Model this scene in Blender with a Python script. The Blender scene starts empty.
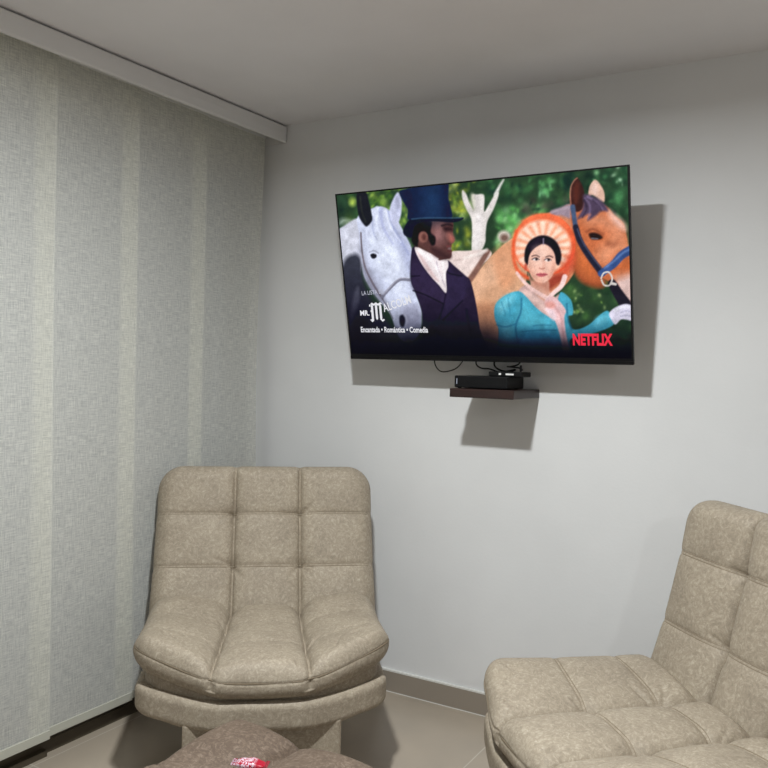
import bpy, bmesh, math, random
import numpy as np
from mathutils import Vector, Matrix

# ---------------------------------------------------------------- camera, world, light
sc = bpy.context.scene
COL = sc.collection
cam_data = bpy.data.cameras.new('camera')
cam_data.sensor_width = 36.0
cam_data.lens = 824.0 / 768.0 * 36.0
cam_data.clip_start = 0.02
cam = bpy.data.objects.new('camera', cam_data)
COL.objects.link(cam)
cam.matrix_world = Matrix(((0.85874, -0.034126, 0.511273, 0.0),
                           (0.511874, 0.011466, -0.858984, -2.9338),
                           (0.023451, 0.999352, 0.027315, 1.3636),
                           (0, 0, 0, 1)))
sc.camera = cam

world = bpy.data.worlds.new('night_world')
sc.world = world
world.use_nodes = True
world.node_tree.nodes['Background'].inputs[0].default_value = (0.25, 0.32, 0.45, 1)
world.node_tree.nodes['Background'].inputs[1].default_value = 0.05

sc.view_settings.view_transform = 'Standard'
sc.view_settings.look = 'None'
sc.view_settings.gamma = 1.0
sc.view_settings.use_curve_mapping = False
sc.view_settings.exposure = 0.0

ROOM_H = 2.4
LAMPS = [(-0.917, -1.706, 53.0), (1.7, -3.7, 30.0)]
for i, (lx, ly, pw) in enumerate(LAMPS):
    ld = bpy.data.lights.new('ceiling_lamp_light', 'AREA')
    ld.shape = 'DISK'; ld.size = 0.11; ld.energy = pw; ld.spread = math.radians(172); ld.color = (0.958, 1.0, 1.008)
    lo = bpy.data.objects.new('ceiling_lamp_light', ld)
    COL.objects.link(lo); lo.location = (lx, ly, 2.384)

# ---------------------------------------------------------------- helpers
def lin(c):
    return tuple((v / 255.0 / 12.92 if v / 255.0 <= 0.04045 else ((v / 255.0 + 0.055) / 1.055) ** 2.4) for v in c)

def mat(name, col, rough=0.6, metal=0.0, spec=0.5, emit=None, es=1.0):
    m = bpy.data.materials.new(name); m.use_nodes = True
    b = m.node_tree.nodes['Principled BSDF']
    b.inputs['Base Color'].default_value = (*lin(col), 1)
    b.inputs['Roughness'].default_value = rough
    b.inputs['Metallic'].default_value = metal
    b.inputs['Specular IOR Level'].default_value = spec
    if emit:
        b.inputs['Emission Color'].default_value = (*lin(emit), 1)
        b.inputs['Emission Strength'].default_value = es
    return m

def N(m, t, **kw):
    n = m.node_tree.nodes.new(t)
    for k, v in kw.items():
        if k in n.inputs.keys() if isinstance(k, str) else False:
            n.inputs[k].default_value = v
        else:
            setattr(n, k, v)
    return n

def setin(n, **kw):
    for k, v in kw.items():
        n.inputs[k.replace('_', ' ')].default_value = v
    return n

def ramp(m, fac, stops):
    r = m.node_tree.nodes.new('ShaderNodeValToRGB')
    el = r.color_ramp.elements
    while len(el) < len(stops): el.new(0.5)
    for e, (p, c) in zip(el, stops):
        e.position = p; e.color = (*c, 1) if len(c) == 3 else c
    m.node_tree.links.new(fac, r.inputs[0])
    return r

def obj(name, me, m=None, parent=None, smooth=False):
    if isinstance(me, bmesh.types.BMesh):
        bm = me; me = bpy.data.meshes.new(name); bm.normal_update(); bm.to_mesh(me); bm.free()
    if m is not None:
        me.materials.clear(); me.materials.append(m)
    if smooth:
        me.polygons.foreach_set('use_smooth', [True] * len(me.polygons))
    o = bpy.data.objects.new(name, me); COL.objects.link(o)
    if parent: o.parent = parent
    return o

def thing(name, label, cat, loc=(0, 0, 0), rz=0.0, group=None):
    o = bpy.data.objects.new(name, None); COL.objects.link(o)
    o.empty_display_size = 0.1
    o.location = loc; o.rotation_euler = (0, 0, rz)
    o['label'] = label; o['category'] = cat
    if group: o['group'] = group
    return o

def tag(o, label, cat, group=None):
    o['label'] = label; o['category'] = cat
    if group: o['group'] = group
    return o

def struct(o):
    o['kind'] = 'structure'
    return o

def add_box(bm, x0, x1, y0, y1, z0, z1, bev=0.0, seg=2):
    r = bmesh.ops.create_cube(bm, size=1.0)
    vs = r['verts']
    for v in vs:
        v.co = Vector(((x0 + x1) / 2 + v.co.x * (x1 - x0), (y0 + y1) / 2 + v.co.y * (y1 - y0), (z0 + z1) / 2 + v.co.z * (z1 - z0)))
    if bev > 0:
        es = list({e for v in vs for e in v.link_edges})
        bmesh.ops.bevel(bm, geom=es, offset=bev, segments=seg, affect='EDGES', profile=0.5)

def box_obj(name, dims, m, parent=None, bev=0.0, seg=2):
    bm = bmesh.new(); add_box(bm, *dims, bev=bev, seg=seg)
    return obj(name, bm, m, parent, smooth=False)

def add_cyl(bm, c, r, h, axis='Z', seg=24, r2=None):
    ret = bmesh.ops.create_cone(bm, cap_ends=True, segments=seg, radius1=r, radius2=r if r2 is None else r2, depth=h)
    rot = {'Z': Matrix.Identity(3), 'X': Matrix.Rotation(math.pi / 2, 3, 'Y'), 'Y': Matrix.Rotation(math.pi / 2, 3, 'X')}[axis]
    for v in ret['verts']: v.co = rot @ v.co + Vector(c)

def smooth_path(pts, n=8):
    P = [Vector(p) for p in pts]; out = []
    Q = [P[0]] + P + [P[-1]]
    for i in range(1, len(Q) - 2):
        for k in range(n):
            t = k / n
            a, b, c, d = Q[i - 1], Q[i], Q[i + 1], Q[i + 2]
            out.append(0.5 * ((2 * b) + (c - a) * t + (2 * a - 5 * b + 4 * c - d) * t * t + (3 * b - a - 3 * c + d) * t ** 3))
    out.append(P[-1]); return out

def add_tube(bm, pts, r, seg=8):
    rings = []
    up = Vector((0, 0, 1)); prev = None
    for i, p in enumerate(pts):
        d = (pts[min(i + 1, len(pts) - 1)] - pts[max(i - 1, 0)])
        d = d.normalized() if d.length > 1e-9 else Vector((1, 0, 0))
        a = d.cross(up) if prev is None else prev - d * prev.dot(d)
        if a.length < 1e-4: a = d.cross(Vector((1, 0, 0)))
        a.normalize(); prev = a
        b = d.cross(a)
        rings.append([bm.verts.new(p + (a * math.cos(2 * math.pi * k / seg) + b * math.sin(2 * math.pi * k / seg)) * r) for k in range(seg)])
    for i in range(len(rings) - 1):
        for k in range(seg):
            bm.faces.new((rings[i][k], rings[i][(k + 1) % seg], rings[i + 1][(k + 1) % seg], rings[i + 1][k]))
    bm.faces.new(rings[0][::-1]); bm.faces.new(rings[-1])

# dense box surface -> numpy points; edges rounded by r, plan corners by R (upper end only if top_only)
def round_box(hx, hy, hz, r, R=0.0, res=0.006, only_top=False):
    nx, ny, nz = [max(2, int(round(2 * h / res))) for h in (hx, hy, hz)]
    nz = max(nz, 10)
    idx = {}; P = []; F = []
    def vid(i, j, k):
        key = (i, j, k)
        if key not in idx:
            idx[key] = len(P); P.append((-hx + 2 * hx * i / nx, -hy + 2 * hy * j / ny, -hz + 2 * hz * k / nz))
        return idx[key]
    for i in range(nx):
        for j in range(ny):
            F.append((vid(i, j, nz), vid(i + 1, j, nz), vid(i + 1, j + 1, nz), vid(i, j + 1, nz)))
            F.append((vid(i, j, 0), vid(i, j + 1, 0), vid(i + 1, j + 1, 0), vid(i + 1, j, 0)))
    for i in range(nx):
        for k in range(nz):
            F.append((vid(i, 0, k), vid(i + 1, 0, k), vid(i + 1, 0, k + 1), vid(i, 0, k + 1)))
            F.append((vid(i, ny, k), vid(i, ny, k + 1), vid(i + 1, ny, k + 1), vid(i + 1, ny, k)))
    for j in range(ny):
        for k in range(nz):
            F.append((vid(0, j, k), vid(0, j, k + 1), vid(0, j + 1, k + 1), vid(0, j + 1, k)))
            F.append((vid(nx, j, k), vid(nx, j + 1, k), vid(nx, j + 1, k + 1), vid(nx, j, k + 1)))
    p = np.array(P)
    R = max(R, r)
    # nested rounded rectangles: distance to the rim -> inset of the outline, height -> roll over the edge
    ex, ey = hx - np.abs(p[:, 0]), hy - np.abs(p[:, 1])
    e = np.maximum(np.minimum(ex, ey), 0)
    drop = np.clip(hz - np.abs(p[:, 2]), 0, r)
    ontop = np.abs(p[:, 2]) > hz - 1e-9
    th = np.where(ontop, (1 - np.clip(e / r, 0, 1)) * math.pi / 4, math.pi / 4 * (1 + drop / r))
    inset = np.where(ontop & (e >= r), e, r - r * np.sin(th))
    zz = np.where(drop < r - 1e-9, hz - r + r * np.cos(th), np.abs(p[:, 2]))
    HX, HY = hx - inset, hy - inset
    sxp = HX / np.maximum(hx - e, 1e-9); syp = HY / np.maximum(hy - e, 1e-9)
    x = p[:, 0] * sxp; y = p[:, 1] * syp
    Rk = np.maximum(R - inset, 0.0015)
    ca = (np.abs(x) - (HX - Rk)) / Rk; cb = (np.abs(y) - (HY - Rk)) / Rk
    sel = (ca > 0) & (cb > 0)
    if only_top: sel &= y > 0
    mm = np.maximum(ca, cb); ll = np.hypot(ca, cb); k = np.where(sel, mm / np.maximum(ll, 1e-9), 1)
    qx = np.where(sel, np.sign(x) * (HX - Rk + Rk * ca * k), x)
    qy = np.where(sel, np.sign(y) * (HY - Rk + Rk * cb * k), y)
    dx = np.where(sel, np.sign(x) * ca / np.maximum(ll, 1e-9), np.where(ex <= ey, np.sign(x), 0))
    dy = np.where(sel, np.sign(y) * cb / np.maximum(ll, 1e-9), np.where(ex <= ey, 0, np.sign(y)))
    q = np.stack([qx, qy, np.sign(p[:, 2]) * zz], 1)
    nrm = np.stack([dx * np.sin(th), dy * np.sin(th), np.sign(p[:, 2]) * np.cos(th)], 1)
    return q, nrm, F

def np_mesh(name, v, F, m, parent, smooth=True):
    me = bpy.data.meshes.new(name)
    me.from_pydata(v.tolist(), [], F); me.update()
    return obj(name, me, m, parent, smooth)

def sstep(a, b, x):
    t = np.clip((x - a) / (b - a), 0, 1); return t * t * (3 - 2 * t)

# ---------------------------------------------------------------- materials
def wall_material(name, col, bump=0.04):
    m = mat(name, col, 0.75, spec=0.25)
    nt = m.node_tree; b = nt.nodes['Principled BSDF']
    tc = nt.nodes.new('ShaderNodeTexCoord')
    n = nt.nodes.new('ShaderNodeTexNoise'); setin(n, Scale=2.2, Detail=4.0)
    nt.links.new(tc.outputs['Object'], n.inputs['Vector'])
    c = lin(col)
    r = ramp(m, n.outputs['Fac'], [(0.3, tuple(x * 0.96 for x in c)), (0.7, tuple(min(1, x * 1.03) for x in c))])
    nt.links.new(r.outputs[0], b.inputs['Base Color'])
    n2 = nt.nodes.new('ShaderNodeTexNoise'); setin(n2, Scale=90.0, Detail=3.0)
    nt.links.new(tc.outputs['Object'], n2.inputs['Vector'])
    bp = nt.nodes.new('ShaderNodeBump'); setin(bp, Strength=bump, Distance=0.01)
    nt.links.new(n2.outputs['Fac'], bp.inputs['Height']); nt.links.new(bp.outputs[0], b.inputs['Normal'])
    return m

M_WALL = wall_material('white_wall_paint', (224, 224, 224))
M_CEIL = wall_material('ceiling_paint', (238, 236, 238))

def floor_material():
    m = mat('beige_floor_tile', (170, 161, 146), 0.28, spec=0.45)
    nt = m.node_tree; b = nt.nodes['Principled BSDF']; L = nt.links
    tc = nt.nodes.new('ShaderNodeTexCoord')
    mp = nt.nodes.new('ShaderNodeMapping'); mp.inputs['Location'].default_value = (1.146 + 0.6 * 8, 0.6 * 12, 0)
    L.new(tc.outputs['Object'], mp.inputs[0])
    br = nt.nodes.new('ShaderNodeTexBrick'); br.offset = 0.0; br.squash = 1.0
    setin(br, Scale=1.0, Mortar_Size=0.0022, Mortar_Smooth=0.15, Brick_Width=0.6, Row_Height=0.6, Bias=0.0)
    c = lin((174, 162, 147)); g = lin((196, 190, 178))
    br.inputs['Color1'].default_value = (*c, 1); br.inputs['Color2'].default_value = (*[x * 0.96 for x in c], 1)
    br.inputs['Mortar'].default_value = (*g, 1)
    L.new(mp.outputs[0], br.inputs['Vector'])
    n = nt.nodes.new('ShaderNodeTexNoise'); setin(n, Scale=3.5, Detail=6.0)
    L.new(tc.outputs['Object'], n.inputs['Vector'])
    r = ramp(m, n.outputs['Fac'], [(0.3, (0.9, 0.9, 0.9)), (0.7, (1.05, 1.04, 1.02))])
    mx = nt.nodes.new('ShaderNodeMixRGB'); mx.blend_type = 'MULTIPLY'; mx.inputs[0].default_value = 1
    L.new(br.outputs['Color'], mx.inputs[1]); L.new(r.outputs[0], mx.inputs[2])
    L.new(mx.outputs[0], b.inputs['Base Color'])
    bp = nt.nodes.new('ShaderNodeBump'); setin(bp, Strength=0.3, Distance=0.002); bp.invert = True
    L.new(br.outputs['Fac'], bp.inputs['Height']); L.new(bp.outputs[0], b.inputs['Normal'])
    return m
M_FLOOR = floor_material()

def leatherette(name, base, vein, scale=1.0, rough=0.62):
    m = mat(name, base, rough, spec=0.3)
    nt = m.node_tree; b = nt.nodes['Principled BSDF']; L = nt.links
    tc = nt.nodes.new('ShaderNodeTexCoord')
    wn = nt.nodes.new('ShaderNodeTexNoise'); setin(wn, Scale=14.0 * scale, Detail=3.0)
    L.new(tc.outputs['Object'], wn.inputs['Vector'])
    mixv = nt.nodes.new('ShaderNodeMixRGB'); mixv.inputs[0].default_value = 0.06
    L.new(tc.outputs['Object'], mixv.inputs[1]); L.new(wn.outputs['Color'], mixv.inputs[2])
    n1 = nt.nodes.new('ShaderNodeTexNoise'); setin(n1, Scale=105.0 * scale, Detail=8.0, Roughness=0.8, Distortion=0.5)
    L.new(mixv.outputs[0], n1.inputs['Vector'])
    n2 = nt.nodes.new('ShaderNodeTexNoise'); setin(n2, Scale=9.0 * scale, Detail=4.0, Roughness=0.6)
    L.new(tc.outputs['Object'], n2.inputs['Vector'])
    cb = lin(base); cv = lin(vein)
    r1 = ramp(m, n1.outputs['Fac'], [(0.36, tuple(x * 0.78 for x in cb)), (0.50, cb), (0.68, cv)])
    r2 = ramp(m, n2.outputs['Fac'], [(0.3, (0.88, 0.87, 0.86)), (0.7, (1.07, 1.07, 1.06))])
    mx = nt.nodes.new('ShaderNodeMixRGB'); mx.blend_type = 'MULTIPLY'; mx.inputs[0].default_value = 1
    L.new(r1.outputs[0], mx.inputs[1]); L.new(r2.outputs[0], mx.inputs[2]); L.new(mx.outputs[0], b.inputs['Base Color'])
    n3 = nt.nodes.new('ShaderNodeTexNoise'); setin(n3, Scale=130.0 * scale, Detail=4.0)
    L.new(mixv.outputs[0], n3.inputs['Vector'])
    bp = nt.nodes.new('ShaderNodeBump'); setin(bp, Strength=0.25, Distance=0.003)
    L.new(n3.outputs['Fac'], bp.inputs['Height']); L.new(bp.outputs[0], b.inputs['Normal'])
    return m
M_LEATHER = leatherette('beige_suede_leatherette', (159, 147, 130), (190, 179, 162))
M_STITCH = mat('taupe_stitching', (132, 118, 98), 0.8)
M_SEAM = mat('dark_seam_cord', (126, 112, 92), 0.8)  # piping cord, an even taupe darker than the leatherette
M_BROWN = leatherette('brown_mottled_upholstery', (104, 89, 77), (144, 128, 114), 0.95)

def blind_material():
    m = bpy.data.materials.new('woven_linen_sheer'); m.use_nodes = True
    nt = m.node_tree; L = nt.links; b = nt.nodes['Principled BSDF']; out = nt.nodes['Material Output']
    tc = nt.nodes.new('ShaderNodeTexCoord')
    def thread(sy, sz):
        mp = nt.nodes.new('ShaderNodeMapping'); mp.inputs['Scale'].default_value = (1, sy, sz)
        L.new(tc.outputs['Object'], mp.inputs[0])
        n = nt.nodes.new('ShaderNodeTexNoise'); setin(n, Scale=1.0, Detail=3.0, Roughness=0.7)
        L.new(mp.outputs[0], n.inputs['Vector']); return n
    a = thread(330.0, 22.0); c = thread(22.0, 330.0)
    ad = nt.nodes.new('ShaderNodeMath'); ad.operation = 'ADD'
    L.new(a.outputs['Fac'], ad.inputs[0]); L.new(c.outputs['Fac'], ad.inputs[1])
    hf = nt.nodes.new('ShaderNodeMath'); hf.operation = 'MULTIPLY'; hf.inputs[1].default_value = 0.5
    L.new(ad.outputs[0], hf.inputs[0])
    b.inputs['Base Color'].default_value = (*lin((196, 196, 186)), 1)
    r = ramp(m, hf.outputs[0], [(0.38, lin((218, 219, 216))), (0.62, lin((246, 246, 240)))])
    L.new(r.outputs[0], b.inputs['Base Color'])
    b.inputs['Roughness'].default_value = 0.9; b.inputs['Specular IOR Level'].default_value = 0.1
    al = ramp(m, hf.outputs[0], [(0.36, (0.72, 0.72, 0.72)), (0.60, (0.96, 0.96, 0.96))])
    tl = nt.nodes.new('ShaderNodeBsdfTranslucent'); tl.inputs[0].default_value = (*lin((238, 235, 204)), 1)
    ms = nt.nodes.new('ShaderNodeMixShader'); ms.inputs[0].default_value = 0.34
    L.new(b.outputs[0], ms.inputs[1]); L.new(tl.outputs[0], ms.inputs[2])
    tr = nt.nodes.new('ShaderNodeBsdfTransparent')
    mt = nt.nodes.new('ShaderNodeMixShader')
    L.new(al.outputs[0], mt.inputs[0]); L.new(tr.outputs[0], mt.inputs[1]); L.new(ms.outputs[0], mt.inputs[2])
    L.new(mt.outputs[0], out.inputs['Surface'])
    bp = nt.nodes.new('ShaderNodeBump'); setin(bp, Strength=0.3, Distance=0.002)
    L.new(hf.outputs[0], bp.inputs['Height']); L.new(bp.outputs[0], b.inputs['Normal'])
    return m
M_BLIND = blind_material()
M_HEM = mat('blind_hem_linen', (188, 187, 175), 0.9)
M_VAL = mat('grey_pelmet', (226, 225, 224), 0.5)
M_DARKFRAME = mat('dark_bronze_aluminium', (74, 66, 54), 0.5, spec=0.4)
M_BASE = mat('taupe_baseboard_tile', (152, 142, 130), 0.35)
M_CAULK = mat('white_caulk', (222, 221, 216), 0.6)
M_BLACK = mat('black_plastic', (7, 7, 9), 0.5, spec=0.25)
M_BLACKM = mat('matte_black_metal', (9, 9, 10), 0.6, spec=0.2)
M_CABLE = mat('black_cable', (16, 16, 16), 0.5)
M_WHITEP = mat('white_plastic', (225, 225, 222), 0.4)

def wood_material():
    m = mat('dark_wenge_wood', (40, 24, 20), 0.45)
    nt = m.node_tree; b = nt.nodes['Principled BSDF']; L = nt.links
    tc = nt.nodes.new('ShaderNodeTexCoord'); mp = nt.nodes.new('ShaderNodeMapping'); mp.inputs['Scale'].default_value = (4, 60, 60)
    n = nt.nodes.new('ShaderNodeTexNoise'); setin(n, Scale=2.0, Detail=5.0)
    L.new(tc.outputs['Object'], mp.inputs[0]); L.new(mp.outputs[0], n.inputs['Vector'])
    r = ramp(m, n.outputs['Fac'], [(0.3, lin((30, 16, 14))), (0.7, lin((50, 29, 25)))])
    L.new(r.outputs[0], b.inputs['Base Color']); return m
M_WOOD = wood_material()

def glass_material():
    m = bpy.data.materials.new('window_glass'); m.use_nodes = True
    b = m.node_tree.nodes['Principled BSDF']
    b.inputs['Base Color'].default_value = (0.9, 0.95, 0.95, 1); b.inputs['Roughness'].default_value = 0.02
    b.inputs['Transmission Weight'].default_value = 1.0; b.inputs['IOR'].default_value = 1.45
    return m
M_GLASS = glass_material()

# ---------------------------------------------------------------- room shell
X0, X1, Y0 = -2.44, 2.9, -5.2
struct(box_obj('floor', (X0 - 0.16, X1 + 0.1, Y0 - 0.1, 0.1, -0.1, 0.0), M_FLOOR))
struct(box_obj('ceiling', (X0 - 0.16, X1 + 0.1, Y0 - 0.1, 0.1, ROOM_H, ROOM_H + 0.1), M_CEIL))
struct(box_obj('wall_back', (X0 - 0.16, X1 + 0.1, 0.0, 0.1, 0.0, ROOM_H), M_WALL))
struct(box_obj('wall_right', (X1, X1 + 0.1, Y0, 0.0, 0.0, ROOM_H), M_WALL))
struct(box_obj('wall_front', (X0 - 0.16, X1 + 0.1, Y0 - 0.1, Y0, 0.0, ROOM_H), M_WALL))
bm = bmesh.new()                                   # left wall around a wide floor-to-ceiling sliding window
add_box(bm, X0 - 0.16, X0, -0.03, 0.0, 0.0, ROOM_H)
add_box(bm, X0 - 0.16, X0, Y0, -2.72, 0.0, ROOM_H)
add_box(bm, X0 - 0.16, X0, -2.72, -0.03, 2.22, ROOM_H)
struct(obj('wall_left', bm, M_WALL))

wn = struct(thing('window_1', '', ''))
del wn['label']; del wn['category']
bm = bmesh.new()
for a, b in ((-0.08, -0.03), (-2.72, -2.67)): add_box(bm, X0 - 0.13, X0 - 0.02, a, b, 0.03, 2.22)
add_box(bm, X0 - 0.13, X0 - 0.02, -2.67, -0.08, 2.17, 2.22)
obj('window_frame', bm, M_DARKFRAME, wn)
for k, (a, b, x) in enumerate(((-1.45, -0.08, X0 - 0.06), (-2.67, -1.41, X0 - 0.10))):
    bm = bmesh.new()
    for p, q in ((a, a + 0.05), (b - 0.05, b)): add_box(bm, x - 0.015, x + 0.015, p, q, 0.05, 2.17)
    add_box(bm, x - 0.015, x + 0.015, a + 0.05, b - 0.05, 0.05, 0.11); add_box(bm, x - 0.015, x + 0.015, a + 0.05, b - 0.05, 2.11, 2.17)
    sash = obj('sash', bm, M_DARKFRAME, wn)
    box_obj('pane', (x - 0.003, x + 0.003, a + 0.05, b - 0.05, 0.11, 2.11), M_GLASS, sash)
# bottom track rails of the sliding window, standing proud of the wall line
bm = bmesh.new()
add_box(bm, X0 - 0.16, -2.385, -2.72, -0.005, 0.0, 0.045)
add_box(bm, -2.400, -2.390, -2.72, -0.005, 0.045, 0.060)
add_box(bm, -2.430, -2.420, -2.72, -0.005, 0.045, 0.066)
add_box(bm, -2.385, -2.364, -2.72, -1.135, 0.0, 0.022)
struct(obj('trim_1', bm, M_DARKFRAME))

struct(box_obj('baseboard_back', (-2.38, X1, -0.010, 0.0, 0.0, 0.084), M_BASE))
bm = bmesh.new(); add_box(bm, -2.38, X1, -0.010, 0.0, 0.084, 0.0905); add_box(bm, -2.38, X1, -0.0125, -0.010, 0.0, 0.0022)
struct(obj('trim_2', bm, M_CAULK))

# ---------------------------------------------------------------- ceiling lamps (the lights of the room)
M_LAMPEMIT = mat('lamp_diffuser', (240, 238, 230), 0.4, emit=(255, 248, 235), es=6.0)
lamp_labels = ['small round white ceiling lamp nearest the television and the window blinds',
               'small round white ceiling lamp at the far right end behind the camera']
for i, (lx, ly, pw) in enumerate(LAMPS):
    t = thing('ceiling_lamp', lamp_labels[i], 'lamp', (lx, ly, ROOM_H), 0, 'round ceiling lamps')
    bm = bmesh.new()
    outer = []
    prof = [(0.060, -0.001), (0.060, -0.013), (0.067, -0.015), (0.076, -0.010), (0.078, 0.0)]
    seg = 40
    for k in range(seg):
        a = 2 * math.pi * k / seg
        outer.append([bm.verts.new((r * math.cos(a), r * math.sin(a), z)) for r, z in prof])
    for k in range(seg):
        A, B = outer[k], outer[(k + 1) % seg]
        for j in range(len(prof) - 1): bm.faces.new((A[j], A[j + 1], B[j + 1], B[j]))
    obj('lamp_ring', bm, M_WHITEP, t, True)
    bm = bmesh.new(); add_cyl(bm, (0, 0, -0.006), 0.059, 0.006, seg=40)
    obj('diffuser', bm, M_LAMPEMIT, t)

# ---------------------------------------------------------------- panel blinds and pelmet
bm = bmesh.new()
prof = [(-2.44, 2.384), (-2.277, 2.3925), (-2.2745, 2.388), (-2.2735, 2.360), (-2.2745, 2.328), (-2.277, 2.322), (-2.2845, 2.321), (-2.287, 2.328), (-2.287, 2.379), (-2.44, 2.376)]
ends = []
for y in (-3.0, -0.0075):
    ends.append([bm.verts.new((x, y, z)) for x, z in prof])
n = len(prof)
for k in range(n): bm.faces.new((ends[0][k], ends[0][(k + 1) % n], ends[1][(k + 1) % n], ends[1][k]))
bm.faces.new(ends[0][::-1]); bm.faces.new(ends[1])
add_box(bm, -2.44, -2.2765, -0.0105, -0.0045, 2.3215, 2.391)
add_box(bm, -2.36, -2.34, -3.0, -0.02, 2.385, 2.4)
bmesh.ops.recalc_face_normals(bm, faces=bm.faces)
pelmet = obj('blind_pelmet', bm, M_VAL)
tag(pelmet, 'long grey pelmet box along the ceiling above the fabric panel blinds', 'pelmet')

box_obj('track_rail', (-2.41, -2.315, -2.95, -0.02, 2.3595, 2.374), M_WHITEP, pelmet)

# right edge (y), plane x, swing at the middle of its height
panels = [(-1.995, -1.51, -2.327, 'cream linen panel blind furthest from the television, cut by the left edge of the photo'),
          (-1.515, -1.148, -2.333, 'cream linen panel blind that overlaps the next one at far left, hanging lowest'),
          (-1.225, -0.782, -2.345, 'cream linen panel blind between the lowest hanging panel and the corner chair'),
          (-0.862, -0.415, -2.357, 'cream linen panel blind right behind the left side of the beige corner chair'),
          (-0.495, -0.040, -2.368, 'cream linen panel blind hanging next to the white television wall, in the corner')]
for k, (ya, yb, x, lab) in enumerate(panels):
    t = thing('panel_blind', lab, 'blind', (x, (ya + yb) / 2, 2.36), 0, 'linen panel blinds')
    zb = 0.075 if k < 2 else 0.078
    w = (yb - ya) / 2; H = 2.36 - zb
    rows, cols = 60, 14
    bm = bmesh.new()
    sides = []
    for off in (0.0, -0.0012):
        g = []
        for i in range(rows + 1):
            f = i / rows; row = []
            for j in range(cols + 1):
                u = -1 + 2 * j / cols
                bow = 0.0035 * math.sin(math.pi * f) * math.sin(2.1 * u + k) + 0.0015 * math.sin(9 * f + k * 2)
                inset = -0.028 * math.sin(math.pi * min(1, f * 1.05)) ** 1.3 * (u > 0) * u if k == 4 else (-0.006 * math.sin(math.pi * f) * (u > 0))
                row.append(bm.verts.new((bow + off, u * w + inset, -0.002 - (H - 0.002) * f)))
            g.append(row)
        sides.append(g)
    for s, g in enumerate(sides):
        for i in range(rows):
            for j in range(cols):
                q = (g[i][j], g[i][j + 1], g[i + 1][j + 1], g[i + 1][j])
                if s == 0: bm.faces.new(q[::-1])
    for v in [v for r in sides[1] for v in r]: bm.verts.remove(v)
    obj('fabric', bm, M_BLIND, t, True)
    bm = bmesh.new(); add_box(bm, -0.0035, 0.0035, -w + 0.002, w - 0.002, -H - 0.001, -H + 0.030, bev=0.0015)
    obj('bottom_bar', bm, M_HEM, t)
    bm = bmesh.new(); add_box(bm, -0.003, 0.003, -w, w, -0.018, -0.0035)
    obj('carrier_rail', bm, M_WHITEP, t)

# ---------------------------------------------------------------- armless lounge chairs
# local frame: x = width, -y = towards the sitter, origin on the floor under the seat/back junction
def ridge(d, w): return np.exp(-(d / w) ** 2)

def creases(x, y, pts, rng, count, length, amp, wid=0.004, bias=None):
    h = np.zeros_like(x)
    for (cx, cy) in pts:
        for _ in range(count):
            a = rng.uniform(0, 2 * math.pi) if bias is None else bias + rng.normal(0, 0.5)
            L = length * rng.uniform(0.5, 1.0); A = amp * rng.uniform(0.4, 1.0)
            dx, dy = x - cx, y - cy
            s = dx * math.cos(a) + dy * math.sin(a); t = -dx * math.sin(a) + dy * math.cos(a)
            t = t + 0.15 * s * s / L * rng.choice((-1, 1))
            f = np.clip(s / L, 0, 1)
            h -= A * ridge(t, wid + 0.006 * f) * sstep(0, 0.1, s / L) * (1 - sstep(0.5, 1, f))
    return h

HALF = 0.397
CW = 2 * HALF / 3

def tuft(x, y, rows, y0, y1, puff, vdepth, rdepth, pin, valley_w=0.012, seam=0.118, rowmix=0.2, seamL=None):
    """height of a 3-column cushion with valleys between columns and double-stitched cross seams at rows"""
    ax = np.abs(x)
    if seamL is not None: seam = np.where(x < 0, seamL, seam)
    x = np.sign(x) * np.where(ax < seam, ax * (CW / 2) / seam, CW / 2 + (ax - seam) * (HALF - CW / 2) / (HALF - seam))
    x = np.clip(x, -HALF + 1e-6, HALF - 1e-6)
    f = ((x + HALF) / CW) % 1.0
    colp = 1 - np.abs(2 * f - 1) ** 2.6
    edges = [y0] + list(rows) + [y1]
    g = np.zeros_like(y)
    for a, b in zip(edges[:-1], edges[1:]):
        s = (y >= a) & (y < b)
        g = np.where(s, (y - a) / (b - a), g)
    rowp = 1 - np.abs(2 * g - 1) ** 2.4
    edge = sstep(0.0, 0.09, HALF - np.abs(x))          # the rows flatten out towards the side edges
    h = puff * colp * (1 - rowmix * edge * (1 - rowp))
    dv = np.minimum(np.abs(x - CW / 2), np.abs(x + CW / 2))
    h -= vdepth * (0.6 * np.exp(-dv / valley_w) + 0.4 * np.exp(-dv / (valley_w * 0.4)))
    for r in rows:
        near = ridge(dv, 0.05)
        h -= rdepth * (ridge(y - r - 0.0045, 0.0022) + ridge(y - r + 0.0045, 0.0022)) + rdepth * 0.9 * ridge(y - r, 0.016)
        h -= pin * np.exp(-(dv ** 2 + (y - r) ** 2) / 0.028 ** 2)
    return h

BOW = 0.135
def plan_bow(x, w):
    ax = np.abs(x)
    return (BOW * (np.clip(ax - 0.12, 0, 1) / 0.28) ** 1.25) * w

SEAT_L = 0.62
def seat_warp(v, stretch=1.0):
    """v in slab coordinates (x, y in -L/2..L/2 with front at -L/2, z)"""
    x, y, z = v[:, 0].copy(), v[:, 1].copy(), v[:, 2].copy()
    w = np.clip((SEAT_L / 2 - y) / SEAT_L, 0, 1)
    y2 = (y + plan_bow(x, w ** 1.6) - SEAT_L / 2) * stretch + 0.035
    x2 = x * (0.995 - 0.012 * w)
    z2 = z + 0.018 * sstep(0.10, 0.36, np.abs(x)) + 0.413 + 0.048 * (np.abs(x) / 0.4) ** 2 * w ** 1.3 - 0.010 * w ** 2
    return np.stack([x2, y2, z2], 1)

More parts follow.
